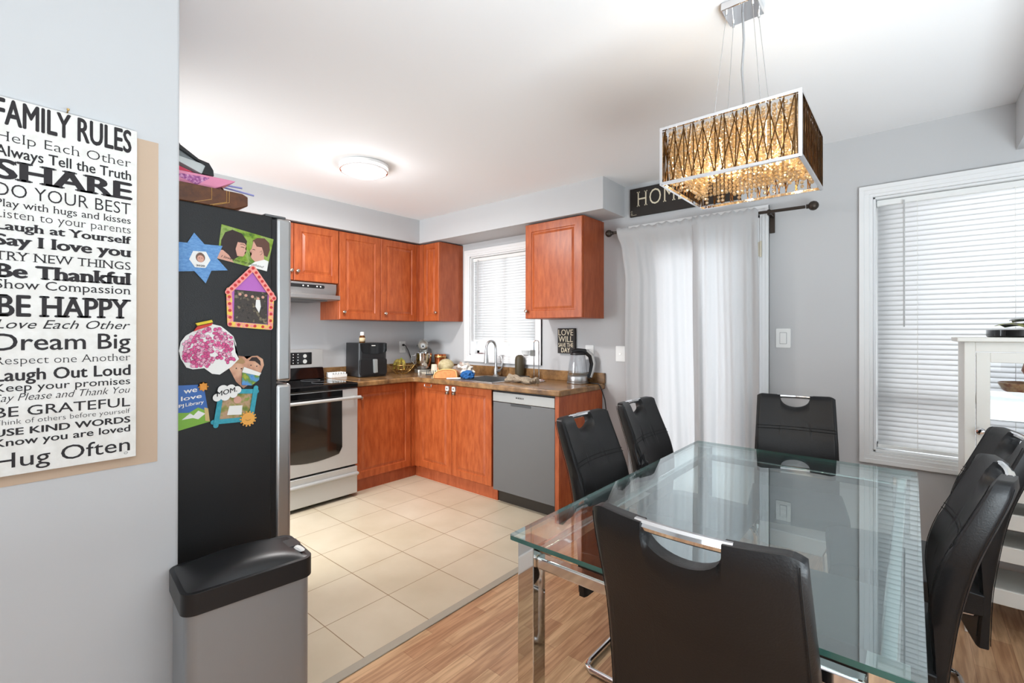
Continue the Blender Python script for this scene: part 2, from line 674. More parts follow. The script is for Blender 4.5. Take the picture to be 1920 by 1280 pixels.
window('window_1', KW, 0.065, mull=1.115)
window('window_2', DW, 0.062, mull=4.56, rail=0.95)

# glazed patio door
x0, x1, z0, z1 = PD
b = B()
casing(b, PD, 0.052, sill=False)
for bx in ((x0, x0 + 0.02), (x1 - 0.02, x1)):
    b.box(bx[0], bx[1], 0, 0.14, 0, z1)
b.box(x0, x1, 0, 0.14, z1 - 0.02, z1)
dr = struct('door_1', b, m_trim, bevel=0.002)
b = B()
gx0, gx1, gz0, gz1 = 2.655, 3.17, 0.28, 1.875
b.box(x0 + 0.02, gx0, 0.03, 0.075, 0.012, z1 - 0.022)
b.box(gx1, x1 - 0.02, 0.03, 0.075, 0.012, z1 - 0.022)
b.box(gx0, gx1, 0.03, 0.075, 0.012, gz0)
b.box(gx0, gx1, 0.03, 0.075, gz1, z1 - 0.022)
for q in ((gx0 - 0.02, gx0 + 0.012, gz0, gz1), (gx1 - 0.012, gx1 + 0.02, gz0, gz1), (gx0 - 0.02, gx1 + 0.02, gz0 - 0.02, gz0 + 0.012), (gx0 - 0.02, gx1 + 0.02, gz1 - 0.012, gz1 + 0.02)):
    b.box(q[0], q[1], 0.022, 0.03, q[2], q[3])
d = b.build('door_leaf', m_trim, dr, smooth=False, kind='structure')
B().box(gx0, gx1, 0.05, 0.056, gz0, gz1).build('door_pane', m_pane, dr, smooth=False, kind='structure')
for hz in (1.84, 0.25):
    hb = B()
    hb.tube([(3.312, -0.02, hz - 0.05), (3.312, -0.02, hz + 0.05)], 0.006, 8)
    hb.box(3.293, 3.313, -0.0185, -0.012, hz - 0.045, hz + 0.045)
    hb.build('door_hinge', pmat('cream_hinge_metal', S(214, 204, 184), 0.35, 0.3), dr, label='cream metal hinge', kind='structure')


def blind(name, label, x0, x1, zt, zb, pitch, wandx, cords, zwand, y=0.045):
    rt = thing(name, label, 'blind', ((x0 + x1) / 2, y, zt))
    B().box(x0, x1, y - 0.018, y + 0.018, zt - 0.032, zt).build('headrail', m_white, rt, bevel=0.003)
    b = B()
    z = zt - 0.045
    ang = R(74)
    hw = pitch * 0.60
    while z > zb + 0.03:
        dy, dz = math.cos(ang) * hw, math.sin(ang) * hw
        n = Vector((0, -math.sin(ang), math.cos(ang))) * 0.003
        a = [Vector((0, y - dy, z - dz)), Vector((0, y, z)) - n, Vector((0, y + dy, z + dz))]
        L = [b.bm.verts.new(p + Vector((x0 + 0.004, 0, 0))) for p in a]
        Rr = [b.bm.verts.new(p + Vector((x1 - 0.004, 0, 0))) for p in a]
        for i in range(2):
            b.bm.faces.new((L[i], Rr[i], Rr[i + 1], L[i + 1]))
        z -= pitch
    b.build('slats', m_blind, rt, solid=0.0012)
    B().box(x0 + 0.002, x1 - 0.002, y - 0.014, y + 0.014, zb, zb + 0.018).build('bottom_rail', m_white, rt, bevel=0.003)
    b = B()
    for cx in cords:
        b.tube([(cx, y - 0.024, zt - 0.03), (cx, y - 0.024, zb + 0.004)], 0.0011, 5)
    b.build('ladder_cord', m_paper, rt)
    B().tube([(wandx, y - 0.034, zt - 0.02), (wandx, y - 0.036, zwand)], 0.004, 8).build('tilt_wand', pmat('grey_wand', S(190, 190, 190), 0.3), rt)
    return rt


blind('window_blind', 'white blind over the kitchen sink window, raised slightly off the sill', 0.72, 1.512, 2.045, 1.225, 0.0255, 0.80, (0.86, 1.13, 1.44), 1.36)
blind('window_blind', 'wide white blind in the dining window beside the white cabinet', 3.888, 5.235, 2.05, 0.675, 0.0265, 4.005, (4.06, 4.42, 4.85), 1.345)

# curtain rod and curtains
rt = thing('curtain_rod', 'dark bronze curtain rod with ball finials above the patio door', 'curtain rod', (2.95, 0, 2.05))
RY = -0.1
B().tube([(2.33, RY, 2.062), (3.565, RY, 2.045)], 0.0095, 10).build('rod', m_bronze, rt)
for fx, fz, s in ((2.325, 2.062, -1), (3.57, 2.045, 1)):
    b = B()
    b.tube([(fx, RY, fz), (fx + s * 0.012, RY, fz)], 0.013, 10)
    b.ball((fx + s * 0.035, RY, fz), 0.028)
    b.build('finial', m_bronze, rt)
for bx, bz in ((2.37, 2.0615), (3.375, 2.0476)):
    b = B()
    b.box(bx - 0.014, bx + 0.014, -0.012, -0.001, bz - 0.115, bz + 0.01)
    b.box(bx - 0.009, bx + 0.009, RY - 0.004, -0.002, bz - 0.018, bz - 0.009)
    b.tube([(bx - 0.008, RY, bz), (bx + 0.008, RY, bz)], 0.014, 10)
    b.build('bracket', m_bronze, rt, bevel=0.002)


def lerp_tab(tab, z):
    tab = sorted(tab)
    if z <= tab[0][0]:
        return tab[0][1]
    for (a, va), (c, vc) in zip(tab, tab[1:]):
        if z <= c:
            return va + (vc - va) * (z - a) / (c - a)
    return tab[-1][1]


def curtain(label, left, right, ydepth, seed, freq):
    rnd = random.Random(seed)
    ph = [rnd.random() * 6 for _ in range(6)]
    zt, zb = 2.082, 0.03

    def fn(u, v):
        z = zb + (zt - zb) * v
        xl, xr = lerp_tab(left, z), lerp_tab(right, z)
        x = xl + (xr - xl) * u
        amp = 0.011 * (1 - 0.45 * v)
        y = ydepth + amp * (math.sin(freq * u + ph[0] + 0.6 * math.sin(2.2 * v + ph[1])) + 0.5 * math.sin(2.3 * freq * u + ph[2] + 1.5 * v) + 0.3 * math.sin(freq * 4.1 * u + ph[3] - 1.0 * v))
        y += 0.004 * math.sin(40 * u * (1 + 0.1 * v) + ph[4]) * (0.4 + 0.6 * (1 - v))
        k = max(0.0, (z - 1.97) / 0.06)
        y = y * (1 - min(1, k)) + (RY - 0.018) * min(1, k)
        x += 0.004 * math.sin(7 * v + 9 * u)
        zz = z + (0.006 * math.sin(60 * u + ph[5]) + 0.004 * math.sin(23 * u)) * max(0, (v - 0.96) / 0.04) - 0.017 * u * (xr - xl) * max(0, (v - 0.5) * 2)
        return Vector((x, y, zz))
    o = B().grid(90, 60, fn).build('curtain', m_curt, smooth=True, angle=80, solid=0.0015, origin=((left[0][1] + right[0][1]) / 2, ydepth, zt))
    return tag(o, label, 'curtain', 'white curtains on the patio door')


curtain('white linen curtain panel covering the left half of the patio door', [(0, 2.44), (1.0, 2.41), (1.72, 2.416), (2.0, 2.37), (2.1, 2.357)], [(0, 3.02), (1.0, 2.992), (1.7, 2.965), (2.1, 2.95)], -0.078, 3, 17)
curtain('white linen curtain panel on the right half, beside the light switch', [(0, 2.925), (1.0, 2.924), (2.1, 2.915)], [(0, 3.325), (1.0, 3.328), (1.9, 3.315), (2.1, 3.322)], -0.108, 8, 15)


# ---- wall plates
def plate(name, label, cat, fn, a, bz, w, h, kind):
    rt = thing(name, label, cat, fn(a, bz, 0))
    b = B()
    b.prism(rrect(a - w / 2, a + w / 2, bz - h / 2, bz + h / 2, 0.006), fn, 0.0005, 0.006)
    b.build('cover_plate', m_white, rt, bevel=0.0015)
    if kind == 'rocker':
        B().prism(rrect(a - 0.017, a + 0.017, bz - 0.033, bz + 0.033, 0.003), fn, 0.006, 0.010).build('rocker', m_white, rt, bevel=0.002)
        B().prism(rrect(a - 0.0195, a + 0.0195, bz - 0.0355, bz + 0.0355, 0.003), fn, 0.006, 0.0066).build('rocker_gap', pmat('grey_gap', S(170, 170, 170), 0.6), rt)
    elif kind == 'outlet':
        for dz in (0.021, -0.021):
            r = B().prism(rrect(a - 0.017, a + 0.017, bz + dz - 0.0145, bz + dz + 0.0145, 0.01), fn, 0.006, 0.009).build('receptacle', m_white, rt)
            s = B()
            for da in (-0.006, 0.006):
                s.prism(rrect(a + da - 0.001, a + da + 0.001, bz + dz - 0.003, bz + dz + 0.006, 0.0005, 2), fn, 0.009, 0.0094)
            s.prism(circle(a, bz + dz - 0.008, 0.0022, 10), fn, 0.009, 0.0094)
            s.build('slots', m_ink, r)
    else:
        b = B()
        b.prism(circle(a, bz, 0.005, 10), fn, 0.006, 0.014)
        b.build('jack', m_knobm, rt)
    return rt


wy = on_y(0)
plate('light_switch', 'white rocker light switch on the grey wall between curtain and blinds', 'light switch', wy, 3.434, 1.28, 0.08, 0.118, 'rocker')
plate('power_outlet', 'white wall outlet behind the glass kettle', 'outlet', wy, 2.065, 1.155, 0.075, 0.118, 'outlet')
plate('cable_plate', 'white cable jack plate just left of the curtain', 'wall plate', wy, 2.338, 1.152, 0.08, 0.118, 'jack')
plate('power_outlet', 'white wall outlet in the corner above the fruit basket', 'outlet', on_x(0), -0.288, 1.165, 0.072, 0.118, 'outlet')

# ================================================================== KITCHEN CABINETS


def lfn(a, bz, d):   # faces of the left run: a along y
    return Vector((d, a, bz))


def bfn(a, bz, d):   # faces of the back run: a along x, d = distance from wall
    return Vector((a, -d, bz))


def panel_door(parent, fn, a0, a1, z0, z1, d, mat, knob=None, rail=0.058):
    """raised-panel door whose front lies at depth d"""
    b = B()
    a0, a1, z0, z1 = a0 + 0.0015, a1 - 0.0015, z0 + 0.0015, z1 - 0.0015
    rings = [(0, d - 0.019), (0, d - 0.004), (0.004, d), (rail, d), (rail + 0.005, d - 0.006), (rail + 0.012, d - 0.006), (rail + 0.03, d - 0.0005)]
    R_ = []
    for ins, dd in rings:
        R_.append([b.bm.verts.new(fn(a, z, dd)) for a, z in ((a0 + ins, z0 + ins), (a1 - ins, z0 + ins), (a1 - ins, z1 - ins), (a0 + ins, z1 - ins))])
    for p, q in zip(R_, R_[1:]):
        for i in range(4):
            b.bm.faces.new((p[i], p[(i + 1) % 4], q[(i + 1) % 4], q[i]))
    b.bm.faces.new(R_[-1])
    b.bm.faces.new(R_[0][::-1])
    o = b.build('door', mat, parent, smooth=False)
    if knob:
        ka, kz = knob
        p = fn(ka, kz, d)
        n = (fn(ka, kz, d + 1) - p)
        rot = n.to_track_quat('Z', 'Y').to_matrix().to_4x4()
        B().lathe([(0.006, -0.001), (0.006, 0.008), (0.0045, 0.012), (0.013, 0.02), (0.0145, 0.025), (0.011, 0.03), (0.003, 0.0315)], p, 14, rot).build('knob', m_knobm, o)
    return o


UD = 0.319
UZ0, UZ1 = 1.424, 2.18
# upper, over the range hood
u = thing('upper_cabinet', 'short cherry wall cabinet above the range hood', 'cabinet', (0.15, -1.56, 1.72))
B().box(0.001, UD - 0.02, -1.95, -1.182, 1.722, UZ1).build('carcass', m_cherry_d, u, bevel=0.001)
panel_door(u, lfn, -1.565, -1.184, 1.724, UZ1 - 0.002, UD, m_cherry, (-1.54, 1.80))
panel_door(u, lfn, -1.95, -1.565, 1.724, UZ1 - 0.002, UD, m_cherry, (-1.59, 1.80))
# upper two-door
u = thing('upper_cabinet', 'two-door cherry wall cabinet above the black air fryer', 'cabinet', (0.15, -0.76, UZ0))
B().box(0.001, UD - 0.02, -1.18, -0.31, UZ0, UZ1).build('carcass', m_cherry_d, u, bevel=0.001)
panel_door(u, lfn, -1.178, -0.766, UZ0, UZ1 - 0.002, UD, m_cherry, (-1.14, 1.49))
panel_door(u, lfn, -0.766, -0.352, UZ0, UZ1 - 0.002, UD, m_cherry, (-0.726, 1.49))
# upper cabinet mostly hidden behind the refrigerator
u = thing('upper_cabinet', 'cherry wall cabinet whose top edge shows just above the refrigerator', 'cabinet', (0.15, -2.35, UZ0))
B().box(0.001, UD - 0.02, -2.75, -1.955, UZ0, UZ1).build('carcass', m_cherry_d, u, bevel=0.001)
panel_door(u, lfn, -2.35, -1.956, UZ0, UZ1 - 0.002, UD, m_cherry, (-2.31, 1.49))
panel_door(u, lfn, -2.75, -2.352, UZ0, UZ1 - 0.002, UD, m_cherry, (-2.39, 1.49))
# corner upper
u = thing('upper_cabinet', 'narrow cherry corner cabinet left of the sink window', 'cabinet', (0.45, -0.15, UZ0))
b = B()
b.box(0.305, 0.603, -UD + 0.02, 0, UZ0, UZ1)
b.box(0.3, 0.372, -UD - 0.0005, -UD + 0.02, UZ0, UZ1)
b.box(0.299, UD - 0.001, -0.352, -0.31, UZ0, UZ1)
b.build('carcass', m_cherry_d, u, bevel=0.001)
panel_door(u, bfn, 0.374, 0.603, UZ0, UZ1 - 0.002, UD, m_cherry, (0.578, 1.505), rail=0.05)
# single upper right of window
u = thing('upper_cabinet', 'single-door cherry wall cabinet hanging right of the sink window', 'cabinet', (1.92, -0.15, UZ0))
B().box(1.655, 2.192, -UD + 0.02, 0, UZ0, UZ1).build('carcass', m_cherry_d, u, bevel=0.001)
panel_door(u, bfn, 1.655, 2.19, UZ0, UZ1 - 0.002, UD, m_cherry, (1.68, 1.485), rail=0.06)

# base cabinets
BD = 0.572
m_base = m_cherry
c = thing('base_cabinet', 'cherry base cabinet with one door right of the stove', 'cabinet', (0.3, -0.9, 0))
B().box(0.02, BD - 0.02, -1.187, -0.03, 0.1, 0.872).build('carcass', m_cherry_d, c)
B().box(0.06, 0.54, -1.187, -0.04, 0.0, 0.1).build('toe_kick', m_cherry_d, c)
panel_door(c, lfn, -1.185, -0.615, 0.103, 0.868, BD, m_base, (-1.13, 0.775))
B().box(0.54, BD - 0.002, -0.613, -0.552, 0.1, 0.868).build('corner_filler', m_base, c)
c = thing('base_cabinet', 'cherry double-door base cabinet under the sink', 'cabinet', (1.05, -0.3, 0))
B().box(BD + 0.001, 1.536, -BD + 0.02, -0.02, 0.1, 0.70).build('carcass', m_cherry_d, c)
B().box(0.542, 1.56, -0.54, -0.06, 0.0, 0.1).build('toe_kick', m_cherry_d, c)
B().box(BD + 0.001, 0.625, -BD + 0.002, -BD + 0.02, 0.1, 0.868).build('corner_filler', m_base, c)
for a0, a1, k in ((0.62, 1.062, (1.02, 0.80)), (1.062, 1.522, (1.10, 0.80))):
    dd = panel_door(c, bfn, a0, a1, 0.103, 0.868, BD, m_base, k)
    lk = B()
    ka = k[0]
    lk.prism(rrect(ka - 0.02, ka + 0.02, 0.818, 0.858, 0.007), bfn, BD + 0.0005, BD + 0.016)
    lk.build('child_lock', m_white, dd, bevel=0.003)
    st = B()
    st.prism(rrect(ka - 0.007, ka + 0.007, 0.79, 0.82, 0.003), bfn, BD + 0.002, BD + 0.012)
    st.prism(circle(ka, 0.838, 0.008, 12), bfn, BD + 0.016, BD + 0.0175)
    st.build('lock_button', pmat('grey_latch', S(150, 140, 130), 0.4), dd)
b = B()
b.tube([(0.80, -0.648, 0.865), (0.80, -0.648, 0.848), (0.806, -0.648, 0.843), (0.882, -0.648, 0.843), (0.888, -0.648, 0.848), (0.888, -0.648, 0.865)], 0.003, 8)
b.tube([(0.802, -0.648, 0.864), (0.802, -0.574, 0.864)], 0.0025, 6)
b.tube([(0.886, -0.648, 0.864), (0.886, -0.574, 0.864)], 0.0025, 6)
tag(b.build('towel_bar', m_steel, origin=(0.844, -0.61, 0.85)), 'small steel over-door towel bar under the counter edge', 'towel bar')
tag(B().box(2.157, 2.19, -0.615, -0.02, 0.0, 0.872).build('end_panel', m_cherry, bevel=0.001, origin=(2.17, -0.3, 0)), 'cherry end panel closing the counter right of the dishwasher', 'cabinet panel')

# countertop with sink cut-out
SX0, SX1, SY0, SY1 = 1.04, 1.50, -0.545, -0.135
bm = bmesh.new()
outer = [(0.0, 0.0), (0.0, -1.192), (0.632, -1.192), (0.632, -0.672), (0.645, -0.645), (0.672, -0.632), (2.208, -0.632), (2.208, 0.0)]
inner = [(SX0, SY0), (SX1, SY0), (SX1, SY1), (SX0, SY1)]
es = []
for loop in (outer, inner):
    vs = [bm.verts.new((x, y, 0.915)) for x, y in loop]
    es += [bm.edges.new((vs[i], vs[(i + 1) % len(vs)])) for i in range(len(vs))]
g = bmesh.ops.triangle_fill(bm, use_beauty=True, edges=es)
fs = [f for f in bm.faces if not (SX0 < f.calc_center_median().x < SX1 and SY0 < f.calc_center_median().y < SY1)]
for f in [f for f in bm.faces if f not in fs]:
    bm.faces.remove(f)
ex = bmesh.ops.extrude_face_region(bm, geom=list(bm.faces))
for v in ex['geom']:
    if isinstance(v, bmesh.types.BMVert):
        v.co.z = 0.874
bb = B()
bb.bm.free()
bb.bm = bm
ct = bb.build('countertop', m_counter, bevel=0.009, seg=3, origin=(1.1, -0.3, 0.915))
tag(ct, 'brown stone-look laminate countertop wrapping the kitchen corner', 'countertop')
b = B()
b.box(0.0, 0.02, -1.192, 0.0, 0.9155, 0.998)
b.box(0.02, 2.208, -0.02, 0.0, 0.9155, 0.998)
b.build('backsplash', m_counter, ct, bevel=0.002)

# sink
sk = thing('kitchen_sink', 'stainless steel sink set into the counter below the window', 'sink', ((SX0 + SX1) / 2, -0.35, 0.915))
b = B()
for q in ((SX0 - 0.02, SX1 + 0.02, SY0 - 0.02, SY0 + 0.012), (SX0 - 0.02, SX1 + 0.02, SY1 - 0.012, SY1 + 0.055), (SX0 - 0.02, SX0 + 0.012, SY0, SY1), (SX1 - 0.012, SX1 + 0.02, SY0, SY1)):
    b.box(q[0], q[1], q[2], q[3], 0.9152, 0.9185)
b.build('rim', m_steel, sk, bevel=0.001)
b = B()
b.box(SX0 + 0.002, SX1 - 0.002, SY0 + 0.002, SY1 - 0.002, 0.735, 0.74)
for q in ((SX0 + 0.002, SX0 + 0.006, SY0 + 0.002, SY1 - 0.002), (SX1 - 0.006, SX1 - 0.002, SY0 + 0.002, SY1 - 0.002), (SX0 + 0.002, SX1 - 0.002, SY0 + 0.002, SY0 + 0.006), (SX0 + 0.002, SX1 - 0.002, SY1 - 0.006, SY1 - 0.002)):
    b.box(q[0], q[1], q[2], q[3], 0.74, 0.916)
b.build('basin', m_steel, sk)

# faucet
FX, FY = 1.145, -0.105
f = thing('faucet', 'tall gooseneck pull-down faucet in brushed nickel behind the sink', 'faucet', (FX, FY, 0.918))
b = B()
b.lathe([(0.03, 0.9185), (0.03, 0.924), (0.021, 0.932), (0.018, 0.99), (0.0145, 1.0)], (FX, FY, 0), 18)
path = [(FX, FY, 0.99), (FX, FY, 1.15)]
for k in range(11):
    t = PI * k / 10
    path.append((FX - 0.012 * (1 - math.cos(t)), FY - 0.05 * (1 - math.cos(t)), 1.17 + 0.068 * math.sin(t)))
b.tube(path, 0.0125, 12)
b.build('spout', m_steel, f)
ex_, ey_ = FX - 0.024, FY - 0.10
b = B()
b.tube([(ex_, ey_, 1.175), (ex_, ey_, 1.15), (ex_, ey_ - 0.002, 1.12), (ex_ + 0.001, ey_ - 0.004, 1.04)], [0.011, 0.014, 0.017, 0.022], 14)
b.build('spray_head', m_steel, f)
b = B()
b.tube([(FX + 0.015, FY, 0.965), (FX + 0.05, FY - 0.004, 0.975)], 0.012, 10)
b.tube([(FX + 0.05, FY - 0.004, 0.975), (FX + 0.08, FY - 0.006, 1.0), (FX + 0.085, FY - 0.006, 1.05), (FX + 0.068, FY - 0.006, 1.105)], [0.009, 0.007, 0.006, 0.005], 10)
b.build('lever', m_steel, f)

# dishwasher
d = thing('dishwasher', 'built-in stainless dishwasher at the end of the counter', 'dishwasher', (1.85, -0.3, 0))
B().box(1.545, 2.15, -0.572, -0.03, 0.10, 0.868).build('tub', m_black, d)
B().box(1.545, 2.15, -0.53, -0.03, 0.0, 0.10).build('kick_plate', pmat('dark_kick_plate', S(48, 40, 32), 0.5), d)
dpan = B()
dpan.box(1.566, 2.146, -0.601, -0.574, 0.105, 0.782)
dpan = dpan.build('door', m_dish, d, bevel=0.003)
B().box(1.745, 1.935, -0.604, -0.6012, 0.764, 0.781).build('handle_recess', pmat('dark_recess', S(70, 72, 74), 0.4), dpan, bevel=0.001)
cp = B().box(1.566, 2.146, -0.604, -0.574, 0.786, 0.858).build('control_strip', pmat('satin_strip', S(176, 176, 174), 0.4, 0.5), d, bevel=0.003)
b = B()
text_bm(b, 'BOSCH', on_y(-0.6045), 0.055, 0.012, 0.02)
for v in b.bm.verts:
    v.co.x += 1.815
    v.co.z += 0.822
b.prism(circle(1.802, 0.828, 0.006, 12), on_y(-0.6043), 0, 0.0004)
b.build('maker_mark', m_ink, cp, smooth=False)

# stove
YS0, YS1 = -1.955, -1.197
s = thing('electric_range', 'stainless electric range with black ceramic top beside the refrigerator', 'stove', (0.32, -1.576, 0))
B().box(0.03, 0.60, YS0, YS1, 0.03, 0.87).build('body', m_black, s)
b = B().box(0.03, 0.645, YS0 - 0.0, YS1, 0.87, 0.915).build('cooktop', m_blackg, s, bevel=0.01, seg=3)
for cx, cy, rr in ((0.22, -1.38, 0.075), (0.46, -1.38, 0.1), (0.22, -1.77, 0.095), (0.46, -1.77, 0.08)):
    q = B()
    q.tube([(cx + rr * math.cos(t * PI / 16), cy + rr * math.sin(t * PI / 16), 0.9155) for t in range(32)], 0.0012, 4, closed=True)
    q.build('burner_ring', pmat('grey_burner_ring', S(90, 90, 92), 0.4), b)
gp = B()
gp.prism([(0.02, 0.916), (0.115, 0.916), (0.085, 1.01), (0.02, 1.01)], lambda a, z, dd: Vector((a, dd, z)), YS0, YS1)
gp = gp.build('backguard_base', m_blackg, s, bevel=0.004)
bg = B()
bg.prism(rrect(YS0, YS1, 1.012, 1.168, 0.022), on_x(0.02), 0.0, 0.062)
bg = bg.build('backguard', m_steel_l, s, bevel=0.006)
B().prism(rrect(-1.78, -1.30, 1.04, 1.143, 0.006), on_x(0.082), 0.0003, 0.002).build('control_glass', m_blackg, bg)
m_btn = pmat('pale_button_print', S(205, 205, 200), 0.5)
for yy, zz, rr in [(-1.62 + i * 0.04, 1.055 + j * 0.024, 0.0045) for i in range(6) for j in range(4)] + [(-1.36, 1.112, 0.016), (-1.36, 1.066, 0.018)]:
    B().prism(circle(yy, zz, rr, 12), on_x(0.082), 0.0021, 0.0028).build('control_button', m_btn, bg)
# oven door
od = B()
od.box(0.602, 0.636, YS0, YS1, 0.26, 0.868)
od = od.build('oven_door', m_steel_l, s, bevel=0.004)
B().box(0.636, 0.6375, -1.90, -1.33, 0.782, 0.862).build('vent_band', m_blackg, od)
win = [(-1.82, 0.79), (-1.335, 0.79), (-1.332, 0.42), (-1.345, 0.395)]
for k in range(11):
    y = -1.36 - k * 0.043
    win.append((y, 0.38 - 0.035 * math.sin(PI * (k + 1) / 12)))
win += [(-1.812, 0.395), (-1.823, 0.42)]
B().prism(win, on_x(0.636), 0.0003, 0.0022).build('oven_window', pmat('smoked_oven_glass', S(26, 22, 18), 0.04, spec=0.9, coat=1.0), od)
b = B()
b.tube([(0.682, YS0 + 0.01, 0.80), (0.682, YS1 - 0.002, 0.80)], 0.0125, 12)
for yy in (YS0 + 0.05, YS1 - 0.035):
    b.tube([(0.634, yy, 0.80), (0.682, yy, 0.80)], 0.009, 8)
b.build('oven_handle', m_steel_l, od)
dw = B().box(0.602, 0.634, YS0, YS1, 0.03, 0.245).build('drawer', m_steel_l, s, bevel=0.004)
b = B()
b.prism([(0.634, 0.2), (0.655, 0.196), (0.658, 0.185), (0.65, 0.178), (0.634, 0.165)], lambda a, z, dd: Vector((a, dd, z)), YS0, YS1 + 0.002)
b.build('drawer_grip', m_steel_l, dw, bevel=0.002)
for yy in (YS0 + 0.05, YS1 - 0.05):
    for xx in (0.1, 0.55):
        B().tube([(xx, yy, 0.0), (xx, yy, 0.032)], 0.018, 10).build('levelling_foot', m_black, s)

# range hood
h = thing('range_hood', 'slim stainless range hood under the short wall cabinet', 'range hood', (0.22, -1.57, 1.58))
b = B()
b.prism([(0.0, 1.60), (0.315, 1.60), (0.335, 1.655), (0.335, 1.715), (0.0, 1.715)], lambda a, z, dd: Vector((a, dd, z)), -1.95, -1.215)
b.prism([(0.0, 1.574), (0.44, 1.574), (0.45, 1.58), (0.45, 1.612), (0.315, 1.625), (0.0, 1.625)], lambda a, z, dd: Vector((a, dd, z)), -1.985, -1.245)
hb = b.build('hood_body', m_steel, h, bevel=0.002)
b = B()
b.prism(rrect(-1.72, -1.32, 1.672, 1.70, 0.012), on_x(0.335), 0.0003, 0.0015)
hp = b.build('control_panel', m_black, h)
for yy in (-1.50, -1.46, -1.385, -1.355):
    B().prism(circle(yy, 1.687, 0.006, 10), on_x(0.3365), 0.0002, 0.002).build('control_knob', m_paper, hp)
B().box(0.05, 0.40, -1.9, -1.33, 1.566, 1.575).build('filter', m_dish, h, bevel=0.002)

# ================================================================== REFRIGERATOR AND WHAT IS ON IT
FXS = 2.27
fr = thing('refrigerator', 'black-sided refrigerator covered with magnets and pictures', 'refrigerator', (1.88, -2.9, 0))
B().box(1.47, FXS, -3.22, -2.552, 0.02, 1.728).build('body', m_fridge, fr, bevel=0.006, seg=3)
B().box(1.475, FXS - 0.004, -2.555, -2.536, 0.03, 1.72).build('gasket', m_black, fr)
for q in ((0.06, 1.12), (1.128, 1.728)):
    dd = B().box(1.47, FXS, -2.538, -2.482, q[0], q[1]).build('door', m_steel, fr, bevel=0.012, seg=4)
    b = B()
    b.tube([(1.54, -2.482, q[0] + 0.1), (1.54, -2.44, q[0] + 0.13), (1.54, -2.44, q[1] - 0.13), (1.54, -2.482, q[1] - 0.1)], 0.011, 10)
    b.build('door_handle', m_steel, dd)
b = B()
b.box(1.5, 2.24, -2.6, -2.5, 0.0, 0.06)
b.build('kick_grille', m_black, fr)
B().box(2.2, 2.262, -2.575, -2.50, 1.7285, 1.737).build('hinge_cover', m_dish, fr, bevel=0.003)

fx = on_x(FXS)


def lay(k):
    return 0.0006 + 0.0026 * k


def flat(name, poly, k, mat, parent=None, th=0.0022, **kw):
    return B().prism(poly, fx, lay(k), lay(k) + th).build(name, mat, parent, smooth=False, **kw)


def poly_c(p):
    return (sum(a for a, _ in p) / len(p), sum(c for _, c in p) / len(p))


def magnet(name, label, cat, at):
    return thing(name, label, cat, (FXS, at[0], at[1]), group='magnets and pictures on the refrigerator side')


# couple illustration card
t = magnet('photo_card', 'green wedding card of a couple face to face, top of refrigerator side', 'card', (-2.64, 1.6))
q = [(-2.731, 1.555), (-2.573, 1.528), (-2.549, 1.646), (-2.718, 1.671)]


def qm(u, v):
    (a, c), (d_, e), (g_, i), (j, k) = q
    return ((a * (1 - u) + d_ * u) * (1 - v) + (j * (1 - u) + g_ * u) * v, (c * (1 - u) + e * u) * (1 - v) + (k * (1 - u) + i * u) * v)


flat('card', q, 0, photo_mat('garden_print', [S(60, 96, 22), S(128, 160, 40), S(150, 170, 90), S(92, 130, 36)], 30), t, 0.0012)
m_skin = pmat('printed_skin', S(214, 160, 140), 0.5)
m_hairb = pmat('printed_dark_hair', S(48, 32, 28), 0.5)
m_hairc = pmat('printed_brown_hair', S(96, 62, 50), 0.5)
flat('woman_hair', [qm(*p) for p in ((0.04, 0.25), (0.03, 0.55), (0.08, 0.80), (0.2, 0.93), (0.38, 0.90), (0.5, 0.72), (0.5, 0.55), (0.42, 0.25), (0.3, 0.08), (0.15, 0.12))], 0.6, m_hairb, t, 0.0006)
flat('woman_face', [qm(*p) for p in ((0.33, 0.62), (0.46, 0.64), (0.5, 0.58), (0.49, 0.48), (0.52, 0.42), (0.49, 0.38), (0.5, 0.32), (0.47, 0.24), (0.36, 0.22), (0.31, 0.4))], 0.9, m_skin, t, 0.0006)
flat('woman_shoulder', [qm(*p) for p in ((0.0, 0.0), (0.0, 0.25), (0.08, 0.28), (0.2, 0.18), (0.32, 0.0))], 0.9, m_skin, t, 0.0006)
flat('man_hair', [qm(*p) for p in ((0.60, 0.78), (0.68, 0.9), (0.82, 0.95), (0.93, 0.85), (0.97, 0.65), (0.95, 0.42), (0.86, 0.45), (0.8, 0.6), (0.66, 0.66))], 0.6, m_hairc, t, 0.0006)
flat('man_face', [qm(*p) for p in ((0.62, 0.78), (0.70, 0.64), (0.8, 0.66), (0.84, 0.56), (0.87, 0.46), (0.9, 0.3), (0.76, 0.16), (0.66, 0.24), (0.62, 0.30), (0.63, 0.38), (0.58, 0.46), (0.61, 0.54))], 0.9, m_skin, t, 0.0006)
flat('man_shirt', [qm(*p) for p in ((0.60, 0.0), (0.72, 0.18), (0.9, 0.32), (0.99, 0.3), (1.0, 0.0))], 1.1, m_paper, t, 0.0006)
b = B()
text_bm(b, 'I love you my husband', lambda a, z, d: Vector((FXS + lay(1.1) + 0.0008, *([lambda p: p][0](qm(0.06 + a, 0.06 + z))))), 0.86, 0.07, 0.0, 0.35)
b.build('handwriting', m_ink, t, smooth=False)
b = B()
b.tube([(FXS + lay(1.2), *qm(*p)) for p in ((0.40, 0.50), (0.44, 0.515), (0.47, 0.50))], 0.0009, 4)
b.tube([(FXS + lay(1.2), *qm(*p)) for p in ((0.38, 0.58), (0.43, 0.6), (0.48, 0.57))], 0.0007, 4)
b.tube([(FXS + lay(1.2), *qm(*p)) for p in ((0.63, 0.52), (0.655, 0.54), (0.68, 0.525))], 0.0009, 4)
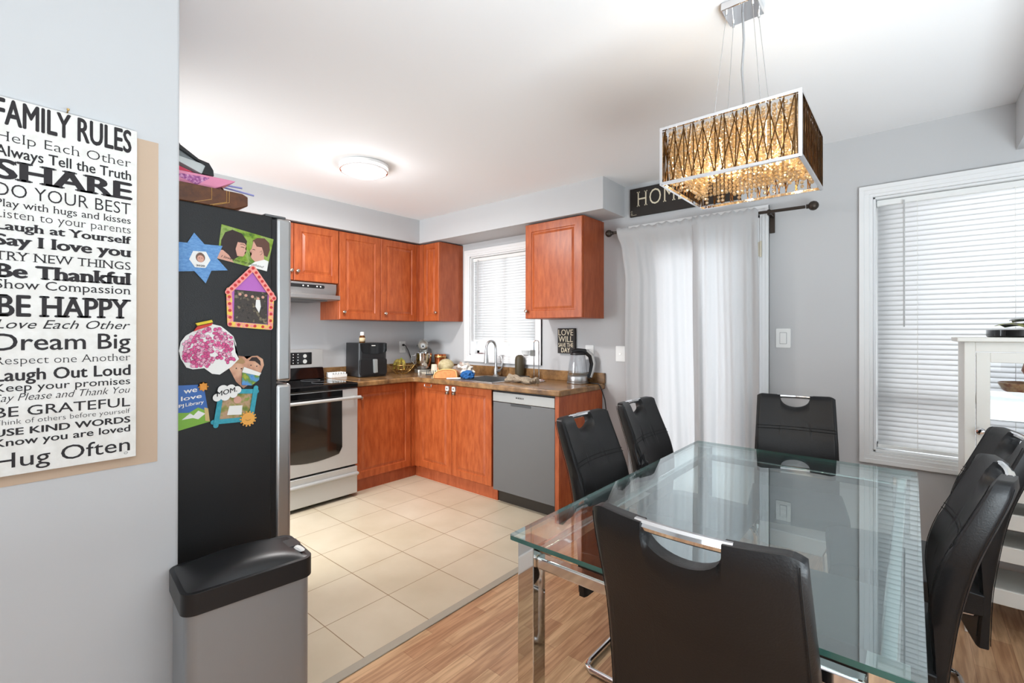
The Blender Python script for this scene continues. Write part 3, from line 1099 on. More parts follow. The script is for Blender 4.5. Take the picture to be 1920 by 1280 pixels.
b.tube([(FXS + lay(1.2), *qm(*p)) for p in ((0.78, 0.50), (0.81, 0.56), (0.83, 0.48), (0.8, 0.42))], 0.0006, 4)
b.build('line_drawing', m_hairb, t)

# blue star
t = magnet('star_magnet', 'blue six-pointed star with a child photo and 2020', 'magnet', (-2.768, 1.55))
m_blue = pmat('crayon_blue', S(122, 168, 214), 0.7, noise=(90, (1, 1, 3), S(84, 132, 190), 0.2))
b = B()
b.prism([(-2.798, 1.629), (-2.868, 1.497), (-2.70, 1.518)], fx, lay(1), lay(1) + 0.0018)
b.prism([(-2.872, 1.592), (-2.765, 1.469), (-2.716, 1.598)], fx, lay(1) + 0.0002, lay(1) + 0.0021)
b.build('star', m_blue, t, smooth=False)
hexp = [(-2.801, 1.570), (-2.765, 1.572), (-2.752, 1.546), (-2.766, 1.519), (-2.796, 1.518), (-2.812, 1.542)]
flat('hexagon_card', hexp, 2, m_paper, t, 0.0012)
flat('child_hair', [(a * 0.85 - 2.781, z + 1.551) for a, z in circle(0, 0, 0.0155, 14)], 2.6, pmat('printed_hair', S(120, 90, 76), 0.6), t, 0.0006)
flat('child_face', [(a * 0.85 - 2.781, z + 1.547) for a, z in circle(0, 0, 0.0115, 14)], 2.9, m_skin, t, 0.0006)
b = B()
text_bm(b, '2020', lambda a, z, d: Vector((FXS + lay(2.7) + d, -2.793 + a, 1.522 + z)), 0.024, 0.0055, 0.02)
b.tube([(FXS + lay(2.7), -2.788 + 0.002 * k, 1.567 + 0.001 * math.sin(2.1 * k)) for k in range(7)], 0.0004, 4)
for k in (-0.006, 0.006):
    b.prism(circle(-2.781 + k * 0.6, 1.549, 0.0012, 8), fx, lay(3.2), lay(3.3))
b.build('print', m_ink, t, smooth=False)

# house frame
t = magnet('house_photo_frame', 'pink and yellow house-shaped frame with red hearts and a family photo', 'photo frame', (-2.627, 1.42))
flat('backing', [(-2.695, 1.335), (-2.56, 1.325), (-2.556, 1.452), (-2.622, 1.53), (-2.698, 1.455)], 1, pmat('purple_card', S(186, 108, 190), 0.6), t, 0.0012)
m_pinkf = pmat('pink_stick', S(240, 140, 140), 0.6, noise=(60, (1, 1, 1), S(244, 166, 150), 0.1))
m_yelf = pmat('yellow_pink_stick', S(240, 206, 90), 0.6, noise=(70, (1, 1, 1), S(240, 140, 150), 0.08))


def stick(nm, p0, p1, w, k, mat, parent):
    d_ = Vector((p1[0] - p0[0], p1[1] - p0[1])).normalized()
    n = Vector((-d_.y, d_.x)) * (w / 2)
    pts = []
    for c_, s_ in ((p1, 1), (p0, -1)):
        a0 = math.atan2(n.y, n.x) if s_ > 0 else math.atan2(-n.y, -n.x)
        for i in range(7):
            a_ = a0 - PI * i / 6
            pts.append((c_[0] + w / 2 * math.cos(a_), c_[1] + w / 2 * math.sin(a_)))
    return flat(nm, pts, k, mat, parent, 0.002)


hs = []
for p0, p1, mt, k in (((-2.693, 1.337), (-2.562, 1.327), m_yelf, 2), ((-2.693, 1.337), (-2.697, 1.452), m_yelf, 2.2), ((-2.562, 1.327), (-2.558, 1.447), m_yelf, 2.2), ((-2.701, 1.444), (-2.622, 1.533), m_pinkf, 3), ((-2.551, 1.432), (-2.622, 1.533), m_pinkf, 3.1)):
    stick('frame_stick', p0, p1, 0.0175, k, mt, t)
    n_ = 5 if mt is m_yelf else 7
    for i in range(n_ + 1):
        hs.append((p0[0] + (p1[0] - p0[0]) * i / n_, p0[1] + (p1[1] - p0[1]) * i / n_, k))
b = B()
for a, z, k in hs:
    b.prism(circle(a, z, 0.0053, 8), fx, lay(k) + 0.002, lay(k) + 0.003)
b.build('heart_stickers', pmat('red_sticker', S(206, 52, 54), 0.4), t)
flat('family_photo', [(-2.681, 1.346), (-2.571, 1.338), (-2.571, 1.452), (-2.679, 1.455)], 1.5, photo_mat('group_photo_print', [S(34, 30, 30), S(70, 62, 56), S(58, 50, 46), S(140, 128, 100)], 60), t, 0.0008)
b = B()
for a, z in ((-2.662, 1.440), (-2.643, 1.437), (-2.622, 1.434), (-2.603, 1.428), (-2.587, 1.434)):
    b.prism(circle(a, z, 0.005, 10), fx, lay(1.9), lay(2.05))
b.build('photo_faces', m_skin, t)
flat('photo_dress', [(-2.61, 1.424), (-2.597, 1.424), (-2.594, 1.40), (-2.6, 1.378), (-2.612, 1.40)], 1.95, m_paper, t, 0.0005)

# pink drawing cut out
t = magnet('pink_drawing', 'heart-shaped cut-out drawing filled with pink scribbled circles', 'drawing', (-2.75, 1.25))
pk = [(-2.833, 1.278), (-2.82, 1.298), (-2.801, 1.311), (-2.772, 1.327), (-2.745, 1.336), (-2.72, 1.33), (-2.70, 1.313), (-2.682, 1.296), (-2.673, 1.27), (-2.675, 1.24), (-2.664, 1.218), (-2.688, 1.192), (-2.723, 1.168), (-2.745, 1.172), (-2.768, 1.192), (-2.80, 1.19), (-2.818, 1.197), (-2.833, 1.225), (-2.838, 1.25)]
flat('paper', pk, 1, m_paper, t, 0.0012)
b1, b2, b3 = B(), B(), B()
rnd = random.Random(5)
cx, cz = -2.752, 1.256


def inside(p, poly):
    r_ = False
    for (x1_, y1_), (x2_, y2_) in zip(poly, poly[1:] + poly[:1]):
        if (y1_ > p[1]) != (y2_ > p[1]) and p[0] < (x2_ - x1_) * (p[1] - y1_) / (y2_ - y1_) + x1_:
            r_ = not r_
    return r_


pin = [(cx + (a - cx) * 0.9, cz + (z - cz) * 0.9) for a, z in pk]
nn = 0
for _ in range(1600):
    p = (-2.84 + rnd.random() * 0.18, 1.165 + rnd.random() * 0.17)
    if inside(p, pin) and not (p[0] > -2.745 and p[1] < 1.215 and p[0] < -2.70) and nn < 300:
        nn += 1
        rr = 0.0042 + rnd.random() * 0.002
        (b1 if rnd.random() < 0.55 else b2).prism(circle(p[0], p[1], rr, 9), fx, lay(1.5 + 0.001 * nn), lay(1.55 + 0.001 * nn))
        b3.tube([(FXS + lay(1.57 + 0.001 * nn), p[0] + rr * math.cos(2 * PI * k / 9), p[1] + rr * math.sin(2 * PI * k / 9)) for k in range(9)], 0.0004, 3, closed=True)
b1.build('pink_scribble', pmat('marker_pink', S(226, 92, 148), 0.6), t, kind='stuff')
b2.build('pale_scribble', pmat('marker_pale_pink', S(240, 176, 200), 0.6), t, kind='stuff')
b3.build('pen_outlines', pmat('plum_pen', S(110, 50, 80), 0.7), t, kind='stuff')

t = magnet('crayon_magnet', 'small red and yellow crayon-box magnet holding the pink drawing', 'magnet', (-2.77, 1.33))
flat('red_block', [(-2.80, 1.312), (-2.75, 1.332), (-2.746, 1.34), (-2.79, 1.328)], 2.2, pmat('red_plastic', S(204, 52, 40), 0.4), t, 0.006)
flat('yellow_crayons', [(-2.79, 1.33), (-2.746, 1.342), (-2.749, 1.35), (-2.795, 1.338)], 2.2, pmat('yellow_plastic', S(222, 196, 40), 0.4), t, 0.006)

# heart photo with two faces
t = magnet('heart_photo', 'heart-shaped photo of two smiling faces', 'photo', (-2.64, 1.18))
hp_ = [(-2.695, 1.19), (-2.688, 1.215), (-2.668, 1.229), (-2.648, 1.226), (-2.638, 1.216), (-2.622, 1.226), (-2.603, 1.227), (-2.585, 1.214), (-2.581, 1.193), (-2.592, 1.165), (-2.615, 1.138), (-2.649, 1.116), (-2.672, 1.14)]
flat('print', hp_, 0, photo_mat('skin_tone_print', [S(150, 100, 76), S(206, 152, 122), S(220, 176, 146)], 22), t, 0.0012)
flat('dark_hair', [(-2.632, 1.21), (-2.622, 1.222), (-2.606, 1.222), (-2.594, 1.208), (-2.592, 1.19), (-2.6, 1.198), (-2.612, 1.208)], 0.6, m_hairb, t, 0.0006)
flat('child_fair_hair', [(-2.688, 1.2), (-2.676, 1.219), (-2.654, 1.222), (-2.643, 1.206), (-2.652, 1.2), (-2.668, 1.204)], 0.6, pmat('printed_fair_hair', S(170, 134, 92), 0.5), t, 0.0006)
b = B()
for a, z in ((-2.672, 1.186), (-2.656, 1.184), (-2.625, 1.194), (-2.606, 1.19)):
    b.prism(circle(a, z, 0.0022, 8), fx, lay(0.9), lay(1.0))
b.build('eyes', m_ink, t)
t = magnet('picture_magnet', 'small blue and green picture magnet with a white top over the heart photo', 'magnet', (-2.628, 1.15))
flat('picture', [(-2.656, 1.128), (-2.624, 1.124), (-2.6, 1.142), (-2.598, 1.162), (-2.654, 1.176)], 1.4, photo_mat('blue_green_print', [S(40, 104, 178), S(90, 150, 210), S(96, 140, 40), S(200, 190, 60)], 34), t, 0.004)
flat('white_top', [(-2.656, 1.172), (-2.6, 1.156), (-2.594, 1.166), (-2.65, 1.19)], 2, m_paper, t, 0.005)

# popsicle-stick frame
t = magnet('craft_stick_frame', 'teal craft-stick picture frame with a MOM cloud and a sun', 'photo frame', (-2.672, 1.06))
flat('photo', [(-2.725, 1.012), (-2.625, 1.008), (-2.618, 1.1), (-2.712, 1.105)], 0.2, photo_mat('child_photo_print', [S(96, 120, 40), S(150, 140, 70), S(190, 150, 120), S(130, 150, 60)], 40), t, 0.001)
flat('held_paper', [(-2.70, 1.03), (-2.655, 1.026), (-2.652, 1.058), (-2.693, 1.06)], 0.8, m_paper, t, 0.0006)
flat('child_face', [(a - 2.668, z + 1.078) for a, z in circle(0, 0, 0.0125, 12)], 0.8, m_skin, t, 0.0006)
m_teal = pmat('teal_painted_wood', S(36, 140, 160), 0.55, noise=(60, (1, 1, 1), S(70, 168, 184), 0.2))
for p0, p1, k in (((-2.742, 1.012), (-2.628, 1.008), 1.2), ((-2.718, 1.112), (-2.607, 1.102), 1.2), ((-2.735, 1.0), (-2.718, 1.118), 2), ((-2.628, 0.998), (-2.610, 1.115), 2)):
    stick('frame_stick', p0, p1, 0.0155, k, m_teal, t)
cl = []
for a, z, r_ in ((-2.732, 1.093, 0.013), (-2.714, 1.116, 0.017), (-2.69, 1.118, 0.015), (-2.671, 1.113, 0.013), (-2.683, 1.1, 0.013), (-2.708, 1.095, 0.015)):
    cl.append(circle(a, z, r_, 14))
b = B()
for i, pl in enumerate(cl):
    b.prism(pl, fx, lay(2.9 + 0.02 * i), lay(3.4 + 0.02 * i))
cloud = b.build('cloud', m_paper, t)
b = B()
text_bm(b, 'MOM.', lambda a, z, d: Vector((FXS + lay(3.65) + d, -2.733 + a * 0.98, 1.096 + z + a * 0.2)), 0.062, 0.016, 0.01)
b.build('lettering', m_ink, cloud, smooth=False)
b = B()
b.prism(circle(-2.636, 1.01, 0.0215, 20), fx, lay(3), lay(3.8))
for k in range(14):
    a_ = 2 * PI * k / 14
    b.prism(circle(-2.636 + 0.0245 * math.cos(a_), 1.01 + 0.0245 * math.sin(a_), 0.003, 6), fx, lay(3), lay(3.6))
sun = b.build('sun', pmat('orange_foam', S(238, 172, 84), 0.7), t)
b = B()
b.tube([(FXS + lay(3.9), -2.645 + 0.002 * k, 1.008 - 0.004 * math.sin(PI * k / 8)) for k in range(9)], 0.0005, 4)
b.build('smile', m_ink, sun)

# library magnet
t = magnet('library_magnet', 'blue and green magnet reading we love PJ Library', 'magnet', (-2.8, 1.07))
pj = [(-2.868, 0.99), (-2.837, 0.999), (-2.751, 1.016), (-2.770, 1.139), (-2.836, 1.141), (-2.868, 1.141)]
flat('blue_cover', pj, 0.4, pmat('cover_blue', S(56, 104, 176), 0.4), t, 0.002)
flat('green_hill', [(-2.868, 0.99), (-2.837, 0.999), (-2.751, 1.016), (-2.757, 1.05), (-2.785, 1.066), (-2.81, 1.052), (-2.868, 1.058)], 1.2, pmat('cover_green', S(128, 178, 60), 0.4), t, 0.0006)
flat('open_book', [(-2.83, 1.032), (-2.808, 1.05), (-2.798, 1.042), (-2.785, 1.056), (-2.765, 1.044), (-2.785, 1.028), (-2.8, 1.034)], 1.6, m_paper, t, 0.0006)
b = B()


def pjt(s_, y, z, w, cap, bold):
    text_bm(b, s_, lambda a, zz, d: Vector((FXS + lay(1.7) + d, y + a, z + zz + a * 0.1)), w, cap, bold)


pjt('we', -2.825, 1.114, 0.036, 0.0165, 0.015)
pjt('love', -2.832, 1.0915, 0.056, 0.0135, 0.015)
pjt('PJ', -2.838, 1.071, 0.013, 0.0095, 0.02)
pjt('Library', -2.82, 1.073, 0.05, 0.0105, 0.015)
b.build('lettering', m_paper, t, smooth=False)
flat('stacked_books', [(-2.765, 1.02), (-2.752, 1.017), (-2.757, 1.06), (-2.768, 1.064)], 1.6, pmat('cover_tan', S(206, 180, 120), 0.5), t, 0.0006)
t = magnet('star_sticker', 'tiny orange star magnet on top of the library magnet', 'magnet', (-2.778, 1.134))
sp = []
for k in range(16):
    r_ = 0.0155 if k % 2 == 0 else 0.0105
    sp.append((-2.772 + r_ * math.cos(PI * k / 8), 1.132 + r_ * math.sin(PI * k / 8)))
flat('star', sp, 2.2, pmat('orange_felt', S(226, 150, 64), 0.7), t, 0.003)

# on top of the fridge
t = thing('wooden_box', 'dark wooden box with gold inlay lines lying on the refrigerator', 'box', (2.12, -2.83, 1.73))
m_dwood = pmat('dark_walnut', S(112, 66, 36), 0.35, noise=(9, (1, 6, 6), S(70, 40, 24), 0.25))
b = B()
b.prism([(-3.2, 1.742), (-3.18, 1.7295), (-2.675, 1.7295), (-2.632, 1.75), (-2.632, 1.782), (-2.65, 1.79), (-3.2, 1.79)], lambda a, z, dd: Vector((dd, a, z)), 1.93, 2.262)
bx = b.build('box_body', m_dwood, t, bevel=0.003)
b = B()
for yy in (-2.86, -2.745, -2.70, -2.692):
    b.tube([(2.2635, yy - 0.05 * (1 if yy > -2.8 else 0.4), 1.7315), (2.2635, yy, 1.75), (2.2635, yy, 1.789)], 0.0009, 4)
b.build('inlay_line', pmat('pale_inlay', S(206, 160, 96), 0.4), bx)
t = thing('gift_bag', 'flattened pink gift bag with purple print on the wooden box', 'bag', (2.2, -2.78, 1.79))
m_pink = pmat('pink_gloss_paper', S(226, 140, 170), 0.35)
b = B()
b.prism([(-2.90, 1.836), (-2.84, 1.838), (-2.655, 1.842), (-2.66, 1.836), (-2.735, 1.792), (-2.79, 1.792), (-2.90, 1.806)], lambda a, z, dd: Vector((dd, a, z)), 2.0, 2.215)
gb = b.build('bag_body', m_pink, t, bevel=0.002)
B().prism([(-2.82, 1.828), (-2.735, 1.833), (-2.775, 1.80), (-2.795, 1.808), (-2.84, 1.82)], lambda a, z, dd: Vector((dd, a, z)), 2.2155, 2.2165).build('purple_print', photo_mat('purple_floral', [S(120, 40, 110), S(170, 90, 150), S(226, 170, 200)], 120), gb)
B().prism([(-2.90, 1.868), (-2.84, 1.862), (-2.78, 1.845), (-2.84, 1.8385), (-2.90, 1.837)], lambda a, z, dd: Vector((dd, a, z)), 2.02, 2.2).build('red_flap', pmat('crimson_paper', S(196, 56, 84), 0.4), gb)
t = thing('grey_folder', 'grey folder with dark spine leaning on top of the gift bag', 'folder', (2.15, -2.8, 1.85))
b = B()
b.prism([(-2.95, 1.905), (-2.86, 1.895), (-2.75, 1.88), (-2.742, 1.872), (-2.755, 1.846), (-2.86, 1.885), (-2.95, 1.895)], lambda a, z, dd: Vector((dd, a, z)), 1.98, 2.2)
b.build('lower_cover', pmat('pale_grey_card', S(196, 200, 198), 0.5), t, bevel=0.001)
b = B()
b.prism([(-2.96, 1.985), (-2.76, 1.885), (-2.77, 1.882), (-2.86, 1.897), (-2.96, 1.90)], lambda a, z, dd: Vector((dd, a, z)), 2.0, 2.19)
b.build('paper_stack', pmat('grey_paper_stack', S(150, 154, 154), 0.6, noise=(60, (1, 1, 8), S(116, 120, 122), 0.3)), t)
b = B()
b.prism([(-2.96, 1.995), (-2.83, 1.93), (-2.825, 1.937), (-2.818, 1.925), (-2.765, 1.892), (-2.735, 1.886), (-2.722, 1.865), (-2.72, 1.846), (-2.755, 1.846), (-2.745, 1.875), (-2.765, 1.884), (-2.96, 1.986)], lambda a, z, dd: Vector((dd, a, z)), 1.99, 2.205)
b.build('spine', m_black, t)
t = thing('framed_print', 'small dark triangular-looking framed print lying at the end of the wooden box', 'picture frame', (2.18, -2.68, 1.79))
b = B()
b.tube([(2.16, -2.735, 1.794), (2.16, -2.69, 1.832), (2.16, -2.658, 1.794)], 0.004, 6)
b.tube([(2.23, -2.735, 1.794), (2.23, -2.658, 1.794)], 0.004, 6)
b.tube([(2.16, -2.658, 1.794), (2.23, -2.658, 1.794)], 0.004, 6)
b.tube([(2.16, -2.735, 1.794), (2.23, -2.735, 1.794)], 0.004, 6)
b.build('frame', m_dwood, t)
B().prism([(-2.73, 1.797), (-2.69, 1.829), (-2.665, 1.797)], lambda a, z, dd: Vector((dd, a, z)), 2.158, 2.161).build('print', pmat('rosy_print', S(190, 140, 130), 0.5), t)
for i, (p0, p1) in enumerate((((2.12, -2.70, 1.845), (2.12, -2.60, 1.849)), ((2.08, -2.665, 1.85), (2.1, -2.55, 1.836)))):
    b = B().tube([p0, p1], 0.0035, 8)
    o = b.build('drinking_straw', pmat('lilac_plastic', S(150, 150, 206), 0.4), origin=p0)
    tag(o, ('lilac plastic straw poking out of the gift bag, the upper one', 'lilac plastic straw on the refrigerator pile, lower and farther out')[i], 'straw', 'lilac straws on the refrigerator')

# ================================================================== FAMILY RULES SIGN
t = thing('wall_sign', 'tall white FAMILY RULES word sign hanging on the partition wall', 'sign', (2.41, -3.11, 1.42))
SXF = 2.42
board = B().box(2.404, SXF, -3.247, -2.974, 0.971, 1.857)
board.build('board', m_signw, t, bevel=0.001)
L = [
    ('FAMILY RULES', 289.7, 40, dict(bold=0.024)),
    ('Help Each Other', 316.9, 16, dict(serif=0.035, bold=-0.012)),
    ('Always Tell the Truth', 341, 17, dict(bold=0.012)),
    ('SHARE', 377, 30, dict(bold=0.03, serif=0.085)),
    ('DO YOUR BEST', 405, 21, dict(bold=-0.006)),
    ('Play with hugs and kisses', 422, 12, dict(serif=0.03)),
    ('Listen to your parents', 440, 14, dict(serif=0.03, bold=-0.012)),
    ('Laugh at Yourself', 459, 13, dict(bold=0.025, serif=0.04)),
    ('Say I love you', 483.5, 17, dict(bold=0.03, serif=0.045)),
    ('TRY NEW THINGS', 507.5, 14, dict(serif=0.075)),
    ('Be Thankful', 535, 21, dict(bold=0.035, serif=0.06)),
    ('Show Compassion', 553, 14.5, dict(serif=0.035)),
    ('BE HAPPY', 597.5, 34, dict(bold=0.022, serif=0.085)),
    ('Love Each Other', 617.5, 14.5, dict(shear=0.35)),
    ('Dream Big', 652.8, 27, dict(bold=0.008)),
    ('Respect one Another', 675.3, 13, dict(serif=0.03, bold=-0.012)),
    ('Laugh Out Loud', 702, 19, dict(bold=0.018)),
    ('Keep your promises', 719, 12.5, dict(bold=0.004)),
    ('Say Please and Thank You', 735, 12, dict(shear=0.3, bold=-0.008)),
    ('BE GRATEFUL', 760, 16, dict(bold=0.004)),
    ('Think of others before yourself', 772.5, 8.5, dict(bold=-0.012)),
    ('USE KIND WORDS', 790, 11, dict(bold=0.022)),
    ('Know you are loved', 806.6, 12, dict(bold=0.014)),
    ('Hug Often', 842, 24, dict(bold=0.002)),
]
b = B()
kk = 0.001456
for s_, py, hpx, kw in L:
    zb_ = 1.3065 + (624.5 - py) * kk
    text_bm(b, s_, lambda a, z, d, zb_=zb_: Vector((SXF + d, -3.236 + a, zb_ + z)), 0.2485, hpx * kk, d1=0.0007, **kw)
b.tube([(SXF + 0.0006, -2.996 + 0.004 * math.cos(k), 0.984 + 0.003 * math.sin(k)) for k in range(6)], 0.0004, 4, closed=True)
b.build('lettering', m_ink, t, smooth=False)
b = B()
b.tube([(2.4, -3.112, 1.863), (2.416, -3.112, 1.868)], 0.0016, 6)
b.ball((2.417, -3.112, 1.868), 0.0035, sub=1)
tag(b.build('nail', m_gold, origin=(2.4, -3.112, 1.866)), 'brass nail in the wall just above the FAMILY RULES sign', 'nail')

# ================================================================== OTHER SIGNS
t = thing('wall_sign', 'dark HOME sign with cream serif letters above the curtain', 'sign', (2.75, 0, 2.28))
B().box(2.421, 3.18, -0.018, -0.001, 2.178, 2.386).build('board', m_signk, t, bevel=0.002)
b = B()
text_bm(b, 'HOME', lambda a, z, d: Vector((2.478 + a, -0.018 - d, 2.247 + z)), 0.355, 0.113, serif=0.05, bold=-0.01, space=1.1)
b.build('lettering', m_cream, t, smooth=False)
b = B()
b.tube([(2.437, -0.0186, 2.21), (2.432, -0.0186, 2.195), (2.445, -0.0186, 2.20)], 0.0014, 4)
b.tube([(2.43, -0.0186, 2.213), (2.436, -0.0186, 2.224), (2.442, -0.0186, 2.213)], 0.0012, 4)
b.tube([(2.432 + 0.0035 * k, -0.0186, 2.1895 + 0.0022 * math.sin(1.9 * k)) for k in range(13)], 0.0011, 4)
b.build('small_mark', m_cream, t, smooth=False)

t = thing('wall_sign', 'small dark LOVE WILL SAVE THE DAY sign above the kettle', 'sign', (1.853, 0, 1.25))
B().box(1.771, 1.939, -0.026, -0.001, 1.142, 1.35).build('board', m_signk, t, bevel=0.001)
b = B()
for s_, z_, cap, w_, x_ in (('LOVE', 1.292, 0.047, 0.145, 1.779), ('WILL', 1.237, 0.047, 0.14, 1.781), ('SAVE THE', 1.195, 0.033, 0.145, 1.779), ('DAY', 1.151, 0.037, 0.085, 1.808)):
    text_bm(b, s_, lambda a, z, d, x_=x_, z_=z_: Vector((x_ + a, -0.026 - d, z_ + z)), w_, cap, 0.008)
b.build('lettering', m_cream, t, smooth=False)

# ================================================================== COUNTER ITEMS
CZ = 0.9152
# air fryer
AF = Matrix.Translation((0.20, -0.84, CZ)) @ Matrix.Rotation(R(-8), 4, 'Z')
t = thing('air_fryer', 'boxy black air fryer on the counter beside the stove', 'air fryer', (0.20, -0.84, CZ), R(-8))


def afn(a, z, d):   # local: front faces +x
    return AF @ Vector((d, a, z))


b = B()
b.prism(rrect(-0.155, 0.145, -0.135, 0.135, 0.03), lambda a, c_, z: AF @ Vector((a, c_, z)), 0.004, 0.305)
b.build('housing', m_black, t, bevel=0.012, seg=3)
b = B()
b.prism(rrect(-0.128, 0.128, 0.02, 0.165, 0.02), afn, 0.12, 0.155)
dr_ = b.build('basket_drawer', m_black, t, bevel=0.004)
B().prism([(-0.013, 0.16), (0.017, 0.16), (0.02, 0.04), (-0.006, 0.036)], afn, 0.158, 0.195).build('handle', pmat('grey_handle', S(140, 142, 140), 0.4), dr_, bevel=0.004)
b = B()
b.prism([(-0.125, 0.30), (0.128, 0.30), (0.128, 0.235)] + [(0.12 - 0.02 * k, 0.225 - 0.02 * math.sin(PI * (k + 1) / 13)) for k in range(12)] + [(-0.115, 0.24)], afn, 0.1455, 0.150)
cpn = b.build('control_panel', m_blackg, t)
B().prism(rrect(-0.02, 0.018, 0.278, 0.284, 0.002, 2), afn, 0.1502, 0.1508).build('badge', m_paper, cpn)
p_ = AF @ Vector((0.05, -0.062, 0.306))
t = thing('medicine_bottle', 'small amber bottle with white cap standing on the air fryer', 'bottle', p_)
b = B().lathe([(0.024, 0), (0.026, 0.004), (0.026, 0.052), (0.018, 0.064), (0.013, 0.068)], p_, 16)
b.build('bottle', pmat('amber_glass', S(92, 52, 14), 0.12), t)
B().lathe([(0.0265, 0.01), (0.0265, 0.045)], p_, 16, cap=False).build('label', pmat('cream_label', S(206, 186, 150), 0.6), t, solid=0.0004)
B().lathe([(0.017, 0.066), (0.018, 0.07), (0.018, 0.092), (0.012, 0.098)], p_, 16).build('cap', m_white, t)

# white ribbed block left of the fryer
t = thing('spice_rack', 'small white ribbed rack lying by the backsplash next to the stove', 'rack', (0.12, -1.09, CZ))
b = B().box(0.07, 0.16, -1.16, -1.01, CZ, CZ + 0.028)
for k in range(6):
    b.box(0.068, 0.162, -1.157 + k * 0.025, -1.147 + k * 0.025, CZ + 0.0285, CZ + 0.045)
b.build('rack_body', m_white, t, bevel=0.002)

# fruit basket with bananas
FC = Vector((0.24, -0.475, CZ))
t = thing('fruit_basket', 'gold wire fruit basket on the counter under the wall outlet', 'basket', FC)
b = B()
for rr, zz in ((0.055, 0.003), (0.10, 0.045), (0.13, 0.085)):
    b.tube([FC + Vector((rr * math.cos(PI * k / 14), rr * math.sin(PI * k / 14), zz)) for k in range(28)], 0.0034, 6, closed=True)
for k in range(16):
    a_ = 2 * PI * k / 16
    b.tube([FC + Vector((rr * math.cos(a_), rr * math.sin(a_), zz)) for rr, zz in ((0.0, 0.003), (0.055, 0.003), (0.1, 0.045), (0.13, 0.085))], 0.0024, 5)
b.build('wire_bowl', m_gold, t)
m_ban = pmat('ripe_banana', S(200, 188, 84), 0.45, noise=(50, (1, 1, 1), S(120, 86, 34), 0.16))
m_stem = pmat('green_banana_stem', S(150, 170, 60), 0.5)
for k in range(4):
    a_ = R(-60 + 42 * k)
    dx, dy = math.sin(a_), -math.cos(a_)
    top = FC + Vector((0.0, 0.0, 0.135))
    pts = []
    for i in range(8):
        s_ = i / 7
        rad = 0.008 + 0.08 * math.sin(s_ * 1.5)
        pts.append(FC + Vector((dx * rad, dy * rad * 0.8, 0.13 - 0.09 * s_ ** 1.3 + 0.018 * math.sin(s_ * 3))))
    rt2 = thing('banana', ('ripe banana at the left of the bunch in the wire basket', 'ripe banana second from the left in the wire basket', 'ripe banana third from the left in the wire basket', 'ripe banana at the right of the bunch in the wire basket')[k], 'banana', pts[3], group='bananas in the wire basket')
    b = B().tube(pts, [0.006, 0.012, 0.017, 0.0185, 0.0185, 0.017, 0.013, 0.005], 10)
    b.build('fruit', m_ban, rt2)
    B().tube([pts[0], top + Vector((dx * 0.004, dy * 0.004, 0.018))], [0.006, 0.005], 8).build('stem', m_stem, rt2)

# stand mixer
MC = Vector((0.20, -0.175, CZ))
t = thing('stand_mixer', 'silver stand mixer in the kitchen corner', 'mixer', MC)
m_pewter = pmat('pewter_enamel', S(186, 182, 172), 0.22, 0.6)
MR = Matrix.Translation(MC) @ Matrix.Rotation(R(-40), 4, 'Z')
b = B()
b.prism(rrect(-0.11, 0.17, -0.085, 0.085, 0.06, 6), lambda a, c_, z: MR @ Vector((a, c_, z)), 0.0, 0.03)
b.build('base', m_pewter, t, bevel=0.008)
b = B()
b.prism(rrect(-0.105, -0.045, -0.045, 0.045, 0.02), lambda a, c_, z: MR @ Vector((a, c_, z)), 0.03, 0.235)
b.build('column', m_pewter, t, bevel=0.006)
b = B()
for i in range(1):
    pth = [MR @ Vector((x_, 0, z_)) for x_, z_ in ((-0.13, 0.265), (-0.115, 0.27), (-0.06, 0.275), (0.03, 0.275), (0.11, 0.27), (0.15, 0.268), (0.165, 0.267))]
    b.tube(pth, [0.02, 0.045, 0.055, 0.056, 0.052, 0.044, 0.03], 18)
hd = b.build('motor_head', m_pewter, t)
b = B().tube([MR @ Vector((0.1635, 0, 0.268)), MR @ Vector((0.172, 0, 0.268))], 0.022, 14)
b.build('attachment_hub', m_steel, hd)
b = B().tube([MR @ Vector((0.17, 0, 0.262)), MR @ Vector((0.18, 0, 0.262))], 0.009, 10)
b.tube([MR @ Vector((0.06, -0.055, 0.27)), MR @ Vector((0.06, -0.066, 0.27))], 0.009, 10)
b.build('knob', m_black, hd)
bw = MR @ Vector((0.075, 0, 0.03))
b = B().lathe([(0.045, 0.0), (0.052, 0.006), (0.075, 0.03), (0.088, 0.09), (0.092, 0.16), (0.096, 0.165), (0.094, 0.165), (0.086, 0.09), (0.07, 0.035), (0.03, 0.012)], bw, 24)
bo = b.build('mixing_bowl', m_chrome, t)
b = B()
hx = MR @ Vector((0.075, -0.09, 0.0))
n_ = (MR.to_3x3() @ Vector((0.3, -1, 0))).normalized()
c0 = Vector((bw.x, bw.y, 0)) + n_ * 0.088
b.tube([Vector((c0.x, c0.y, CZ + 0.165)), Vector((c0.x, c0.y, CZ + 0.17)) + n_ * 0.03, Vector((c0.x, c0.y, CZ + 0.12)) + n_ * 0.036, Vector((c0.x, c0.y, CZ + 0.08)) - n_ * 0.002], 0.006, 8)
b.build('bowl_handle', m_steel, bo)
b = B()
b.tube([(0.012, -0.29, 1.186), (0.03, -0.29, 1.186)], 0.011, 8)
b.tube([(0.028, -0.29, 1.186), (0.05, -0.285, 1.18), (0.075, -0.27, 1.13), (0.09, -0.25, 1.06), (0.07, -0.2, 0.98), (0.075, -0.16, 0.95)], 0.0042, 8)
b.build('power_cord', m_black, t)

